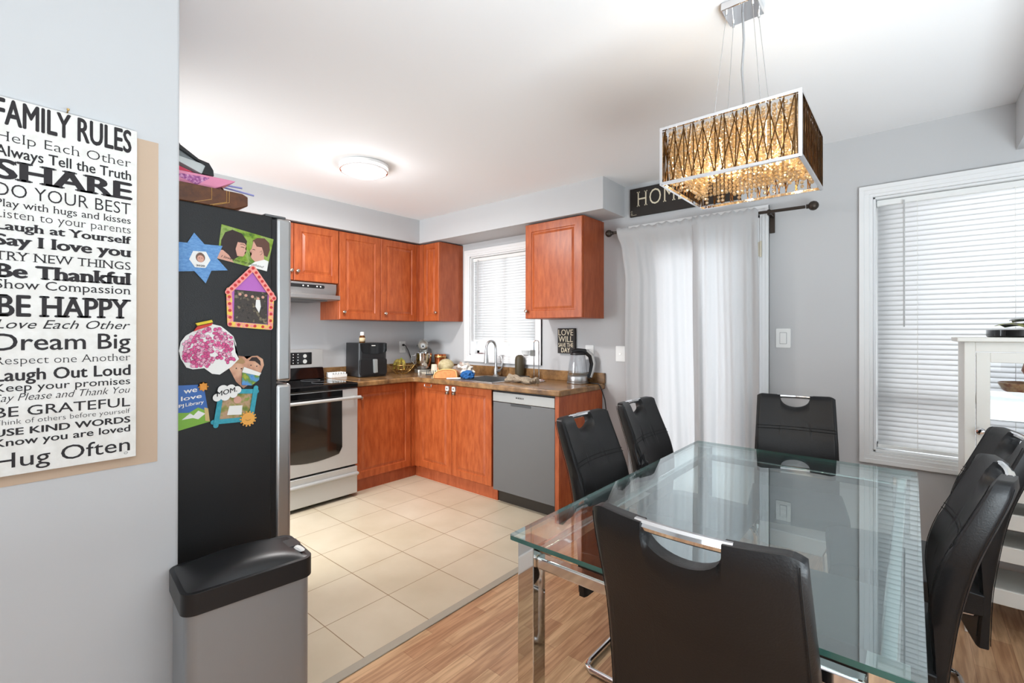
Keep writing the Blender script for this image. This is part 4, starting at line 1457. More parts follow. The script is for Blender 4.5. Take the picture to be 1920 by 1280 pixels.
# copper canister, melon, grater cup
t = thing('copper_canister', 'orange copper canister behind the melon in the corner', 'canister', (0.36, -0.085, CZ))
m_cop = pmat('copper_metal', S(206, 118, 72), 0.25, 0.9)
B().lathe([(0.055, 0), (0.058, 0.004), (0.058, 0.14), (0.06, 0.145), (0.06, 0.175), (0.056, 0.18)], (0.36, -0.085, CZ), 24).build('jar', m_cop, t)
B().lathe([(0.061, 0.146), (0.0625, 0.15), (0.0625, 0.156), (0.061, 0.16)], (0.36, -0.085, CZ), 24, cap=False).build('band', m_gold, t)
o = B().ball((0.53, -0.16, CZ + 0.071), 0.08, (1.0, 1.0, 0.885), 3).build('melon', pmat('melon_rind', S(222, 208, 170), 0.7, noise=(40, (1, 1, 1), S(186, 168, 118), 0.2), bump=(120, 0.4)), origin=(0.53, -0.16, CZ))
tag(o, 'round netted cantaloupe melon on the counter in front of the copper canister', 'melon')
# tray and grater
o = B().prism(rrect(0.36, 0.66, -0.37, -0.22, 0.02), lambda a, c_, z: Vector((a, c_ + 0.25 * (a - 0.5) * -1, z)), CZ, CZ + 0.012).build('cutting_board', pmat('cream_board', S(226, 218, 200), 0.5), bevel=0.003, origin=(0.5, -0.3, CZ))
tag(o, 'cream cutting board lying in front of the mixer', 'cutting board')
b = B()
b.prism([(0.505, -0.285), (0.575, -0.30), (0.565, -0.345), (0.50, -0.33)], lambda a, c_, z: Vector((a + (0.53 - a) * (z - CZ) * 2.4, c_ + (-0.315 - c_) * (z - CZ) * 2.4, z)), CZ + 0.0125, CZ + 0.095)
gr = b.build('grater', pmat('cream_grater', S(236, 226, 204), 0.5), bevel=0.006, origin=(0.535, -0.315, CZ + 0.0125))
tag(gr, 'cream plastic grater block standing on the cutting board beside the melon', 'grater')
b = B()
DM = Matrix.Translation((0.68, -0.36, CZ)) @ Matrix.Rotation(R(38), 4, 'Z')
b.box(-0.14, 0.14, -0.007, 0.007, 0.0015, 0.012, DM)
for k in range(14):
    x_ = -0.13 + k * 0.02
    b.tube([DM @ Vector((x_, 0, 0.01)), DM @ Vector((x_ - 0.002, 0.004, 0.045))], 0.0042, 6)
o = b.build('rack_rail', m_black, origin=(0.68, -0.36, CZ))
o.name = 'dish_comb'
tag(o, 'black toothed dish rack rail lying on the counter before the melon', 'dish rack')

# bread in a bag / tray
BM = Matrix.Translation((0.945, -0.525, CZ)) @ Matrix.Rotation(R(33), 4, 'Z')
t = thing('bread_loaf', 'half-moon orange bread loaf lying on the counter left of the sink', 'bread', (0.945, -0.525, CZ), R(33))
bp = [(-0.105, 0.0), (-0.103, 0.025), (-0.088, 0.05), (-0.06, 0.068), (-0.02, 0.078), (0.03, 0.08), (0.07, 0.076), (0.092, 0.064), (0.1, 0.04), (0.103, 0.0)]
b = B()
b.prism(bp, lambda a, z, dd: BM @ Vector((a, dd, 0.001 + z)), -0.035, 0.045)
lo = b.build('loaf', pmat('orange_crust', S(204, 124, 66), 0.5, noise=(40, (1, 1, 1), S(226, 156, 92), 0.2)), t, bevel=0.008, seg=3)
b = B()
b.tube([BM @ Vector((a, -0.037, 0.004 + z * 0.97)) for a, z in bp], 0.0045, 6)
b.build('crust_edge', pmat('pale_crust', S(232, 190, 120), 0.5), lo)
rnd = random.Random(11)
b = B()
b.ball((0.98, -0.36, CZ + 0.05), 0.1, (1.1, 0.7, 0.8), 3, 0.34, 4)
for v in b.bm.verts:
    v.co.z = max(CZ + 0.001, v.co.z)
o = b.build('foil_bag', pmat('crumpled_foil', S(222, 216, 206), 0.3, 0.7), smooth=False, origin=(0.98, -0.36, CZ))
tag(o, 'crumpled silver foil bag between the bread and the faucet', 'foil bag')
b = B()
b.ball((1.13, -0.45, CZ + 0.032), 0.07, (1.0, 0.7, 0.62), 3, 0.3, 9)
for v in b.bm.verts:
    v.co.z = max(CZ + 0.005, v.co.z)
o = b.build('dish_cloth', pmat('blue_cloth', S(34, 92, 152), 0.8), smooth=False, origin=(1.115, -0.44, CZ))
tag(o, 'bunched blue dish cloth on the sink edge', 'cloth')
o = B().tube([(1.02, -0.59, CZ + 0.008), (1.14, -0.54, CZ + 0.014)], [0.006, 0.007], 8).build('scrub_brush', m_white, origin=(1.0, -0.57, CZ))
tag(o, 'thin white brush handle lying in front of the bread', 'brush')

# tumbler / bottle, knit towel, paper towel holder, kettle
t = thing('water_bottle', 'olive brown rounded bottle standing behind the sink', 'bottle', (1.385, -0.06, 0.919))
B().lathe([(0.04, 0), (0.043, 0.006), (0.044, 0.15), (0.041, 0.17), (0.032, 0.188), (0.016, 0.198)], (1.385, -0.055, 0.9195), 22).build('body', pmat('olive_brown_plastic', S(74, 64, 44), 0.5), t)
b = B()
for j in range(6):
    pts = []
    for i in range(14):
        s_ = i / 13
        pts.append(Vector((1.53 + 0.27 * s_, -0.42 + 0.018 * j + 0.02 * math.sin(s_ * 5 + j), CZ + 0.014 + 0.011 * (j % 3) + 0.012 * math.sin(s_ * 3.0 + j * 0.6))))
    b.tube(pts, [0.014 + 0.005 * math.sin(i * 1.3 + j) for i in range(14)], 8)
o = b.build('knit_towel', pmat('taupe_knit', S(176, 162, 142), 0.9, noise=(160, (1, 1, 1), S(126, 112, 94), 0.12)), origin=(1.66, -0.38, CZ))
tag(o, 'folded taupe knit towel at the right end of the sink', 'towel')
b = B()
b.tube([(1.56, -0.22, CZ + 0.004), (1.56, -0.3, CZ + 0.004), (1.62, -0.3, CZ + 0.004), (1.62, -0.22, CZ + 0.004)], 0.004, 6)
o = B().box(1.46, 1.56, -0.24, -0.13, CZ + 0.004, CZ + 0.03).build('sponge_tray', m_black, bevel=0.006, origin=(1.5, -0.18, CZ))
b = None
tag(o, 'low black sponge tray behind the knit towel', 'tray')
t = thing('paper_towel_holder', 'thin chrome wire paper towel holder with no roll right of the sink', 'holder', (1.68, -0.2, CZ))
b = B()
loop = [(1.655, -0.2, CZ + 0.005), (1.655, -0.2, CZ + 0.315)]
for k in range(9):
    a_ = PI * k / 8
    loop.append((1.68 - 0.025 * math.cos(a_), -0.2, CZ + 0.315 + 0.02 * math.sin(a_)))
loop += [(1.705, -0.2, CZ + 0.315), (1.705, -0.2, CZ + 0.005)]
b.tube(loop, 0.004, 8)
b.build('upright_loop', m_chrome, t)
b = B()
b.tube([(1.68 + 0.075 * math.cos(PI * k / 12), -0.2 + 0.075 * math.sin(PI * k / 12), CZ + 0.0045) for k in range(24)], 0.004, 8, closed=True)
b.tube([(1.605, -0.2, CZ + 0.0045), (1.755, -0.2, CZ + 0.0045)], 0.004, 8)
b.build('ring_base', m_chrome, t)

KC = Vector((2.03, -0.125, CZ))
kettle = t = thing('electric_kettle', 'glass electric kettle with black handle at the counter end', 'kettle', KC)
B().lathe([(0.082, 0.0), (0.084, 0.004), (0.084, 0.012), (0.078, 0.016)], KC, 28).build('power_base', m_steel, t)
B().lathe([(0.08, 0.0165), (0.081, 0.02), (0.08, 0.052), (0.078, 0.058)], KC, 28).build('heater_band', m_steel, t)
B().lathe([(0.0785, 0.0585), (0.077, 0.09), (0.068, 0.17), (0.058, 0.222), (0.056, 0.226)], KC, 28, cap=False).build('jug', m_clear, t, solid=0.002)
B().lathe([(0.0, 0.059), (0.074, 0.059), (0.0735, 0.088), (0.0, 0.088)], KC, 28, cap=False).build('water', thin_glass('water_clear', (0.9, 0.94, 0.95, 1), 1.33), t)
b = B().lathe([(0.058, 0.224), (0.06, 0.228), (0.056, 0.24), (0.04, 0.246), (0.0, 0.248)], KC, 24, cap=False)
kd = Vector((0.75, 0.66, 0)).normalized()
lid = b.build('lid', m_black, t)
b = B()
hp2 = [KC - kd * 0.05 + Vector((0, 0, 0.246)), KC + Vector((0, 0, 0.257)), KC + kd * 0.055 + Vector((0, 0, 0.252)), KC + kd * 0.1 + Vector((0, 0, 0.215)), KC + kd * 0.115 + Vector((0, 0, 0.15)), KC + kd * 0.105 + Vector((0, 0, 0.09)), KC + kd * 0.088 + Vector((0, 0, 0.04))]
b.tube(hp2, [0.016, 0.02, 0.021, 0.02, 0.02, 0.018, 0.018], 10)
hh = b.build('handle', m_black, t)
b = B()
b.tube([p + kd * 0.016 + Vector((0.004, -0.008, 0.008)) for p in hp2[2:]], [0.012, 0.013, 0.013, 0.012, 0.011], 8)
b.build('handle_trim', m_steel_l, hh)
b = B()
b.tube([(2.10, -0.08, CZ + 0.006), (2.16, -0.1, CZ + 0.006), (2.205, -0.105, CZ + 0.007), (2.222, -0.10, CZ - 0.02), (2.24, -0.07, 0.80), (2.25, -0.05, 0.65), (2.235, -0.05, 0.5), (2.225, -0.04, 0.3)], 0.0042, 8)
b.build('power_cord', m_black, kettle)

# on the window sill
t = thing('sponge_holder', 'white bowl-shaped holder with grey box on the kitchen window sill', 'holder', (1.44, 0.02, 1.108))
B().lathe([(0.02, 0), (0.035, 0.01), (0.045, 0.045), (0.048, 0.048), (0.044, 0.048)], (1.385, 0.03, 1.1085), 16).build('bowl', m_white, t)
B().box(1.452, 1.505, 0.005, 0.055, 1.1085, 1.16).build('box', pmat('grey_box', S(120, 120, 116), 0.5), t, bevel=0.003)
o = B().ball((0.82, 0.035, 1.1135), 0.05, (1.0, 0.45, 0.1), 2).build('soap_dish', pmat('dark_red_dish', S(110, 60, 62), 0.5), origin=(0.82, 0.035, 1.108))
tag(o, 'flat dark red soap dish on the kitchen window sill', 'soap dish')

# ================================================================== CEILING LAMP
LC = Vector((1.27, -1.545, H))
t = thing('ceiling_lamp', 'round white flush ceiling lamp lit in the kitchen', 'ceiling lamp', LC)
B().lathe([(0.15, -0.022), (0.158, -0.02), (0.158, -0.004), (0.15, -0.0005)], LC, 36).build('rim', m_white, t)
B().lathe([(0.0, -0.074), (0.06, -0.072), (0.11, -0.062), (0.142, -0.042), (0.15, -0.0225)], LC, 36, cap=False).build('diffuser', pmat('lit_opal_glass', (1, 1, 1, 1), 0.4, emit=(1, 0.97, 0.92, 1), estr=9.0), t)
B().lathe([(0.146, -0.034), (0.152, -0.034), (0.152, -0.045), (0.146, -0.045)], LC, 36, cap=False).build('trim_ring', m_chrome, t)
l = bpy.data.lights.new('ceiling_lamp_light', 'POINT')
l.shadow_soft_size, l.energy, l.color = 0.06, 4.5, (0.96, 0.97, 1.0)
lo = bpy.data.objects.new('ceiling_lamp_light', l)
lo.location = LC + Vector((0, 0, -0.115))
C.objects.link(lo)

l = bpy.data.lights.new('ceiling_lamp_downlight', 'AREA')
l.shape, l.size, l.energy, l.color = 'DISK', 0.26, 25, (1, 0.97, 0.95)
lo = bpy.data.objects.new('ceiling_lamp_downlight', l)
lo.location = LC + Vector((0, 0, -0.09))
C.objects.link(lo)

# ================================================================== PENDANT
PX, PY, PZ0, PZ1, PH = 3.60, -1.575, 1.80, 1.99, 0.20
t = thing('pendant_lamp', 'square crystal pendant lamp hanging over the dining table', 'pendant lamp', (PX, PY, H))
b = B()
b.box(PX - 0.055, PX + 0.055, PY - 0.055, PY + 0.055, H - 0.028, H)
b.build('canopy', m_chrome, t, bevel=0.003)
for sx in (-1, 1):
    for sy in (-1, 1):
        b = B()
        b.tube([(PX + sx * 0.04, PY + sy * 0.04, H - 0.03), (PX + sx * 0.075, PY + sy * 0.075, PZ1 + 0.004)], 0.0011, 5)
        b.tube([(PX + sx * 0.04, PY + sy * 0.04, H - 0.028), (PX + sx * 0.041, PY + sy * 0.041, H - 0.04)], 0.004, 6)
        b.build('suspension_wire', m_steel, t)
b = B()
b.tube([(PX, PY, H - 0.028), (PX + 0.004, PY, 2.3), (PX - 0.002, PY, 2.2), (PX + 0.004, PY, 2.1), (PX, PY, PZ1 - 0.01)], 0.004, 6)
b.build('cord', pmat('clear_grey_cord', S(170, 170, 172), 0.3), t)
b = B()
e = 0.0045
for z_ in (PZ0, PZ1 - 2 * e):
    for sgn in (-1, 1):
        b.box(PX - PH, PX + PH, PY + sgn * PH - e, PY + sgn * PH + e, z_, z_ + 2 * e)
        b.box(PX + sgn * PH - e, PX + sgn * PH + e, PY - PH, PY + PH, z_ - 0.0002, z_ + 2 * e + 0.0002)
for sx in (-1, 1):
    for sy in (-1, 1):
        b.box(PX + sx * PH - e * 1.03, PX + sx * PH + e * 1.03, PY + sy * PH - e * 1.03, PY + sy * PH + e * 1.03, PZ0, PZ1)
b.box(PX - PH, PX + PH, PY - 0.01, PY + 0.01, PZ1 - 0.01, PZ1 - 0.002)
b.box(PX - 0.085, PX - 0.065, PY - 0.085, PY + 0.085, PZ1 - 0.01, PZ1 - 0.0021)
b.box(PX + 0.065, PX + 0.085, PY - 0.085, PY + 0.085, PZ1 - 0.01, PZ1 - 0.0021)
b.build('frame', m_chrome, t)
rnd = random.Random(21)
for side in range(4):
    b = B()
    M4 = Matrix.Translation((PX, PY, 0)) @ Matrix.Rotation(side * PI / 2, 4, 'Z')
    nrod = 13
    for k in range(nrod):
        a0 = -PH + 0.012 + (2 * PH - 0.024) * k / (nrod - 1)
        for mode in (0, 1, 2):
            if mode == 0:
                p0, p1 = a0 + rnd.uniform(-0.004, 0.004), a0 + rnd.uniform(-0.004, 0.004)
            else:
                dl = rnd.uniform(0.02, 0.045) * (1 if mode == 1 else -1)
                p0, p1 = a0 - dl / 2 + 0.01, a0 + dl / 2 + 0.01
            p0, p1 = max(-PH + 0.008, min(PH - 0.008, p0)), max(-PH + 0.008, min(PH - 0.008, p1))
            dd = -PH + 0.001 + 0.003 * mode
            b.tube([M4 @ Vector((p0, dd, PZ0 + 0.011)), M4 @ Vector((p1, dd, PZ1 - 0.011))], 0.0019, 5)
    b.build('rod_lattice', m_rod, t)
# bead strings
b = B()
m_bead = bpy.data.materials.new('crystal_bead')
m_bead.use_nodes = True
nt = m_bead.node_tree
nt.nodes.clear()
o_ = nt.nodes.new('ShaderNodeOutputMaterial')
mx1 = nt.nodes.new('ShaderNodeMixShader')
mx2 = nt.nodes.new('ShaderNodeMixShader')
tr_ = nt.nodes.new('ShaderNodeBsdfTranslucent')
tr_.inputs[0].default_value = (0.90, 0.72, 0.48, 1)
gl_ = nt.nodes.new('ShaderNodeBsdfGlossy')
gl_.inputs['Roughness'].default_value = 0.08
gl_.inputs['Color'].default_value = (1, 0.93, 0.8, 1)
tp_ = nt.nodes.new('ShaderNodeBsdfTransparent')
tp_.inputs[0].default_value = (1, 0.93, 0.8, 1)
mx1.inputs[0].default_value = 0.42
mx2.inputs[0].default_value = 0.3
nt.links.new(tr_.outputs[0], mx1.inputs[1])
nt.links.new(gl_.outputs[0], mx1.inputs[2])
nt.links.new(mx1.outputs[0], mx2.inputs[1])
nt.links.new(tp_.outputs[0], mx2.inputs[2])
nt.links.new(mx2.outputs[0], o_.inputs[0])
ico = bmesh.new()
bmesh.ops.create_icosphere(ico, subdivisions=1, radius=1)
iv = [v.co.copy() for v in ico.verts]
ifc = [[v.index for v in f.verts] for f in ico.faces]
ico.free()
for side in range(4):
    M4 = Matrix.Translation((PX, PY, 0)) @ Matrix.Rotation(side * PI / 2, 4, 'Z')
    for row, dd in ((0, PH - 0.02), (1, PH - 0.042), (2, PH - 0.07), (3, PH - 0.105)):
        n_ = (25, 21, 14, 9)[row]
        for k in range(n_):
            a_ = (-PH + 0.025 + row * 0.035) + (2 * PH - 0.05 - row * 0.07) * k / (n_ - 1)
            nb = (12, 11, 9, 8)[row] - int(rnd.random() * 3)
            for j in range(nb):
                c_ = M4 @ Vector((a_, -dd, PZ1 - 0.016 - j * 0.0142))
                rr = 0.0068
                q_ = Matrix.Rotation(rnd.random() * 6, 3, 'Z')
                vs = [b.bm.verts.new(c_ + q_ @ v * rr) for v in iv]
                for f_ in ifc:
                    b.bm.faces.new([vs[i] for i in f_])
b.build('bead_strings', m_bead, t, smooth=False, kind='stuff')
for dx, dy in ((-0.09, -0.06), (0.09, -0.06), (-0.09, 0.07), (0.09, 0.07), (0.0, 0.0)):
    c_ = Vector((PX + dx, PY + dy, PZ1 - 0.07))
    bl = B().ball(c_, 0.008, (1, 1, 1.7), 2)
    bl.tube([c_ + Vector((0, 0, 0.018)), c_ + Vector((0, 0, 0.062))], 0.008, 8)
    bl.build('bulb', pmat('lit_bulb', (1, 0.9, 0.7, 1), 0.3, emit=(1, 0.84, 0.6, 1), estr=30.0), t)
    l = bpy.data.lights.new('pendant_bulb_light', 'POINT')
    l.energy, l.color, l.shadow_soft_size = 0.9, (1, 0.82, 0.58), 0.02
    lo = bpy.data.objects.new('pendant_bulb_light', l)
    lo.location = c_ + Vector((0, 0, -0.028))
    C.objects.link(lo)

# ================================================================== DINING TABLE
TX0, TX1, TY0, TY1, TZ = 3.183, 4.055, -2.303, -0.79, 0.75
t = thing('dining_table', 'rectangular glass-topped dining table with chrome legs', 'table', ((TX0 + TX1) / 2, (TY0 + TY1) / 2, 0))
b = B()
b.prism(rrect(TX0, TX1, TY0, TY1, 0.012, 3), lambda a, c_, z: Vector((a, c_, z)), TZ - 0.012, TZ)
bm = b.bm
o = b.build('table_top', m_table, t, smooth=False)
o.data.materials.append(m_tedge)
for p in o.data.polygons:
    if abs(p.normal.z) < 0.5:
        p.material_index = 1
LG = 0.054
LI = 0.024
LY = 0.012
for lx in (TX0 + LI, TX1 - LI - LG):
    for ly in (TY0 + LY, TY1 - LY - LG):
        lg = B().box(lx, lx + LG, ly, ly + LG, 0.0, TZ - 0.0165).build('leg', m_mirror, t, bevel=0.002)
        cpb = B()
        cxm, cym = lx + LG / 2, ly + LG / 2
        cpb.box(lx - 0.003, lx + LG + 0.003, ly - 0.003, ly + LG + 0.003, TZ - 0.0163, TZ - 0.0125)
        cpb.build('corner_plate', m_steel, lg)
b = B()
rz0, rz1 = TZ - 0.078, TZ - 0.046
for ly in (TY0 + LY + 0.012, TY1 - LY - 0.044):
    B().box(TX0 + LI + LG, TX1 - LI - LG, ly, ly + 0.032, rz0, rz1).build('rail', m_chrome, t, bevel=0.005)
for lx in (TX0 + LI + 0.012, TX1 - LI - 0.044):
    B().box(lx, lx + 0.032, TY0 + LY + LG, TY1 - LY - LG, rz0, rz1).build('rail', m_chrome, t, bevel=0.005)
b.bm.free()

# ================================================================== CHAIRS
FR = [(0.30, -0.032), (0.455, -0.02), (0.52, -0.025), (0.62, -0.034), (0.68, -0.03), (0.75, -0.011), (0.85, 0.033), (0.97, 0.084)]
RE = [(0.30, 0.0), (0.47, 0.005), (0.52, 0.011), (0.61, 0.022), (0.68, 0.034), (0.76, 0.052), (0.85, 0.085), (0.93, 0.113), (0.97, 0.121)]


def smooth_tab(tab, z):
    return (lerp_tab(tab, z - 0.03) + lerp_tab(tab, z) * 2 + lerp_tab(tab, z + 0.03)) / 4


def make_chair(label):
    """local frame: sitter faces +y, back at -y; origin on the floor under the foot of the back"""
    t = thing('dining_chair', label, 'chair', (0, 0, 0), group='black leatherette dining chairs round the glass table')
    hw, zt = 0.196, 0.965
    nw, nd = 0.074, 0.056
    us = [i / 14 * (hw - nw) - hw for i in range(14)] + [-nw - 0.0008] + [-nw + 0.0008] + [-nw + 2 * nw * (0.5 - 0.5 * math.cos(PI * i / 16)) for i in range(1, 16)] + [nw - 0.0008, nw + 0.0008] + [nw + (hw - nw) * i / 14 for i in range(1, 15)]
    nv = 26

    def top(u):
        if abs(u) < nw:
            return zt - 0.010 - nd * math.sqrt(max(0.0, 1 - (u / nw) ** 2)) ** 0.8 - 0.004
        return zt - 0.006 * (1 - (abs(u) / hw) ** 2) - (0.012 * max(0, (abs(u) - hw + 0.03) / 0.03) ** 2)
    b = B()
    fv, rv = [], []
    for u in us:
        tz = top(u)
        f_, r_ = [], []
        for j in range(nv + 1):
            z = 0.30 + (tz - 0.30) * j / nv
            wsc = 1.0 - 0.05 * max(0, (z - 0.6) / 0.37)
            bow = -0.030 * (1 - (u / hw) ** 2) * min(1, max(0, (z - 0.35) / 0.4))
            sF, sR = smooth_tab(FR, z), smooth_tab(RE, z)
            ed = max(0.0, (abs(u) - hw + 0.02) / 0.02)
            et = max(0.0, 1 - (tz - z) / 0.018) if j > nv - 4 else 0.0
            k = 0.35 * max(ed ** 2, et ** 2)
            mid = (sF + sR) / 2
            puff = 0.004 * math.sin(PI * (u + hw) / (2 * hw))
            seam = 0.0
            for zs in (0.798, 0.784):
                seam = max(seam, math.exp(-((z - zs) / 0.004) ** 2))
            yF = -(sF + (mid - sF) * k) + puff - 0.005 * seam
            yR = -(sR + (mid - sR) * k)
            f_.append(b.bm.verts.new((u * wsc, yF + bow, z)))
            r_.append(b.bm.verts.new((u * wsc, yR + bow, z)))
        fv.append(f_)
        rv.append(r_)
    n = len(us)
    for i in range(n - 1):
        for j in range(nv):
            b.bm.faces.new((fv[i][j], fv[i + 1][j], fv[i + 1][j + 1], fv[i][j + 1]))
            b.bm.faces.new((rv[i][j], rv[i][j + 1], rv[i + 1][j + 1], rv[i + 1][j]))
        b.bm.faces.new((fv[i][nv], fv[i + 1][nv], rv[i + 1][nv], rv[i][nv]))
        b.bm.faces.new((fv[i][0], rv[i][0], rv[i + 1][0], fv[i + 1][0]))
    for i in (0, n - 1):
        for j in range(nv):
            b.bm.faces.new((fv[i][j], fv[i][j + 1], rv[i][j + 1], rv[i][j]))
    back = b.build('backrest', m_leather, t, angle=60, bevel=0.0)
    # seams
    b = B()

    def surf(u, z, off, front=True):
        wsc = 1.0 - 0.05 * max(0, (z - 0.6) / 0.37)
        bow = -0.030 * (1 - (u / hw) ** 2) * min(1, max(0, (z - 0.35) / 0.4))
        s_ = smooth_tab(FR if front else RE, z)
        puff = 0.004 * math.sin(PI * (u + hw) / (2 * hw)) if front else 0
        return Vector((u * wsc, -s_ + bow + puff + (off if front else -off), z))
    for zs in (0.797, 0.783):
        b.tube([surf(-hw * 0.97 + 2 * hw * 0.97 * i / 24, zs, -0.001) for i in range(25)], 0.0014, 5)
    for sgn in (-1, 1):
        b.tube([surf(sgn * hw * 0.93, 0.33 + 0.62 * i / 30, 0.0003) for i in range(31)], 0.0011, 5)
        b.tube([surf(sgn * hw * 0.965, 0.31 + 0.64 * i / 30, 0.0004, False) for i in range(31)], 0.0011, 5)
    b.build('seam', m_thread, back)
    # chrome handle across the notch
    b = B()
    ybar = -(smooth_tab(FR, 0.957) + smooth_tab(RE, 0.957)) / 2
    b.tube([(-nw - 0.012 + (2 * nw + 0.024) * i / 12, ybar - 0.030 * (1 - ((-nw - 0.012 + (2 * nw + 0.024) * i / 12) / hw) ** 2), 0.952) for i in range(13)], 0.011, 10)
    b.build('handle', m_chrome, t)
    # seat
    b = B()
    sy0, sy1 = -0.005, 0.41
    pr = [(sy0, 0.405), (sy1 - 0.03, 0.405), (sy1 - 0.005, 0.415), (sy1, 0.435), (sy1 - 0.008, 0.462), (sy1 - 0.04, 0.478), (0.2, 0.482), (0.04, 0.478), (sy0, 0.472)]
    b.prism(pr, lambda a, z, dd: Vector((dd, a + 0.02, z)), -0.205, 0.205)
    b.build('seat', m_leather, t, bevel=0.014, seg=3)
    # cantilever frame, flat chrome bar
    b = B()
    path = []
    for sgn in (1, -1):
        seq = [(0.16, -0.0, 0.394), (0.165, 0.36, 0.394), (0.165, 0.395, 0.385), (0.165, 0.41, 0.35), (0.165, 0.41, 0.06), (0.165, 0.4, 0.025), (0.165, 0.37, 0.0125), (0.165, 0.02, 0.0125), (0.15, -0.005, 0.0125), (0.12, -0.012, 0.0125)]
        seq = [(sgn * x_, y_ + 0.02, z_) for x_, y_, z_ in seq]
        path += seq if sgn > 0 else seq[::-1]
    b.tube(path, 0.0115, 10)
    b.build('cantilever_frame', m_chrome, t)
    return t


# foot-of-back positions: (x, y, rotation) ; local +y points at the table
ch = make_chair('black chair at the near left side of the glass table, in front of the dishwasher')
LX = 3.055
ch.location = (LX, -1.545, 0)
ch.rotation_euler = (0, 0, R(-90))
bpy.context.view_layer.update()
G = None
dup(ch, (LX - 0.01, -1.01, 0), R(-90), 'black chair at the far left side of the table, before the left curtain')
dup(ch, (3.555, -0.355, 0), R(180 + 10), 'black chair at the head of the table, backed by the wall with the light switch')
dup(ch, (3.725, -2.345, 0), R(0), 'black chair with its back to the camera at the near end of the table')
dup(ch, (4.098, -1.545, 0), R(90), 'black chair at the right side of the table, the nearer of the two')
dup(ch, (4.20, -0.97, 0), R(90 + 8), 'black chair at the right side of the table beside the white cabinet')

# black bag on the near left chair
t = thing('black_bag', 'shiny black fringed bag resting on the seat of the near left chair', 'bag', (3.115, -1.3, 0.49))
rnd = random.Random(31)
b = B()
b.ball((3.115, -1.30, 0.625), 0.1, (0.32, 0.35, 1.35), 3, 0.3, 12)
b.build('pouch', m_leather, t, smooth=False)
b = B()
b.tube([(3.11, -1.32, 0.72), (3.085, -1.31, 0.77), (3.075, -1.30, 0.80), (3.09, -1.29, 0.77), (3.12, -1.29, 0.71)], 0.007, 8)
b.build('strap', m_leather, t)

# ================================================================== TRASH CAN
TR = R(-6)
t = thing('trash_can', 'rectangular stainless trash can with black lid beside the refrigerator', 'trash can', (2.525, -2.742, 0), TR)
TM = Matrix.Translation((2.525, -2.742, 0)) @ Matrix.Rotation(TR, 4, 'Z')
tx, ty = 0.108, 0.163


def tfn(a, c_, z):
    return TM @ Vector((a, c_, z))


B().prism(rrect(-tx + 0.004, tx - 0.004, -ty + 0.004, ty - 0.004, 0.03, 6), tfn, 0.035, 0.575).build('body', pmat('brushed_can_steel', S(152, 156, 160), 0.34, 0.6), t, angle=40)
B().prism(rrect(-tx, tx, -ty, ty, 0.032, 6), tfn, 0.0, 0.036).build('base', m_black, t, bevel=0.003)
# lid, domed along its length
b = B()
pl = rrect(-tx - 0.004, tx + 0.004, -ty - 0.004, ty + 0.004, 0.034, 8)
b.prism(pl, tfn, 0.575, 0.632)
lid = b.build('lid_rim', m_black, t, bevel=0.006, seg=3)
b = B()


def lidf(u, v):
    a = -tx + 0.008 + (2 * tx - 0.016) * u
    c_ = -ty + 0.006 + (2 * ty - 0.012) * v
    du, dv = abs(2 * u - 1), abs(2 * v - 1)
    ht = 0.632 + 0.030 * (1 - dv ** 2) ** 0.8 * (1 - du ** 5) - 0.001
    return tfn(a, c_, ht)


b.grid(24, 32, lidf)
b.build('lid_flap', m_black, t, angle=50)
B().prism(rrect(-0.03, 0.03, ty - 0.05, ty - 0.005, 0.012), tfn, 0.634, 0.646).build('lid_button', pmat('grey_smoked_button', S(60, 58, 58), 0.3), t, bevel=0.002)
b = B()
b.ball(tfn(0.05, ty - 0.02, 0.642), 0.02, (1.3, 0.5, 0.25), 2, 0.4, 5)
tag(b.build('paper_scrap', m_paper, smooth=False, origin=tfn(0.05, ty - 0.02, 0.64)), 'tiny white paper scrap on the trash can lid', 'paper scrap')

# ================================================================== WHITE CABINET
cx0, cx1, cy0, cy1, cz0, cz1 = 4.213, 4.93, -0.42, -0.06, 0.155, 1.272
t = thing('display_cabinet', 'off-white display cabinet with a glass door before the dining window', 'cabinet', ((cx0 + cx1) / 2, cy1, 0))
b = B()
b.box(cx0, cx0 + 0.03, cy0 + 0.02, cy1, cz0, cz1)
b.box(cx1 - 0.03, cx1, cy0 + 0.02, cy1, cz0, cz1)
b.box(cx0 + 0.03, cx1 - 0.03, cy0 + 0.02, cy1, 0.62, 0.64)
b.box(cx0, cx0 + 0.035, cy0, cy0 + 0.02, cz0, cz1)
b.box(cx1 - 0.035, cx1, cy0, cy0 + 0.02, cz0, cz1)
b.box(cx0 + 0.035, cx1 - 0.035, cy0, cy0 + 0.02, cz1 - 0.042, cz1)
b.box(cx0 + 0.035, cx1 - 0.035, cy0, cy0 + 0.02, 0.60, 0.655)
for xx in (cx0, cx1 - 0.045):
    for yy in (cy0, cy1 - 0.045):
        b.box(xx, xx + 0.045, yy, yy + 0.045, 0.0, cz0)
b.build('carcass', m_cabw, t, bevel=0.002)
B().box(cx0 - 0.025, cx1 + 0.025, cy0 - 0.025, cy1 + 0.01, cz1, cz1 + 0.02).build('top_board', m_cabw, t, bevel=0.004)
B().box(cx0 + 0.03, cx1 - 0.03, cy0 + 0.03, cy1, 1.0, 1.018).build('shelf', m_cabw, t, bevel=0.001)
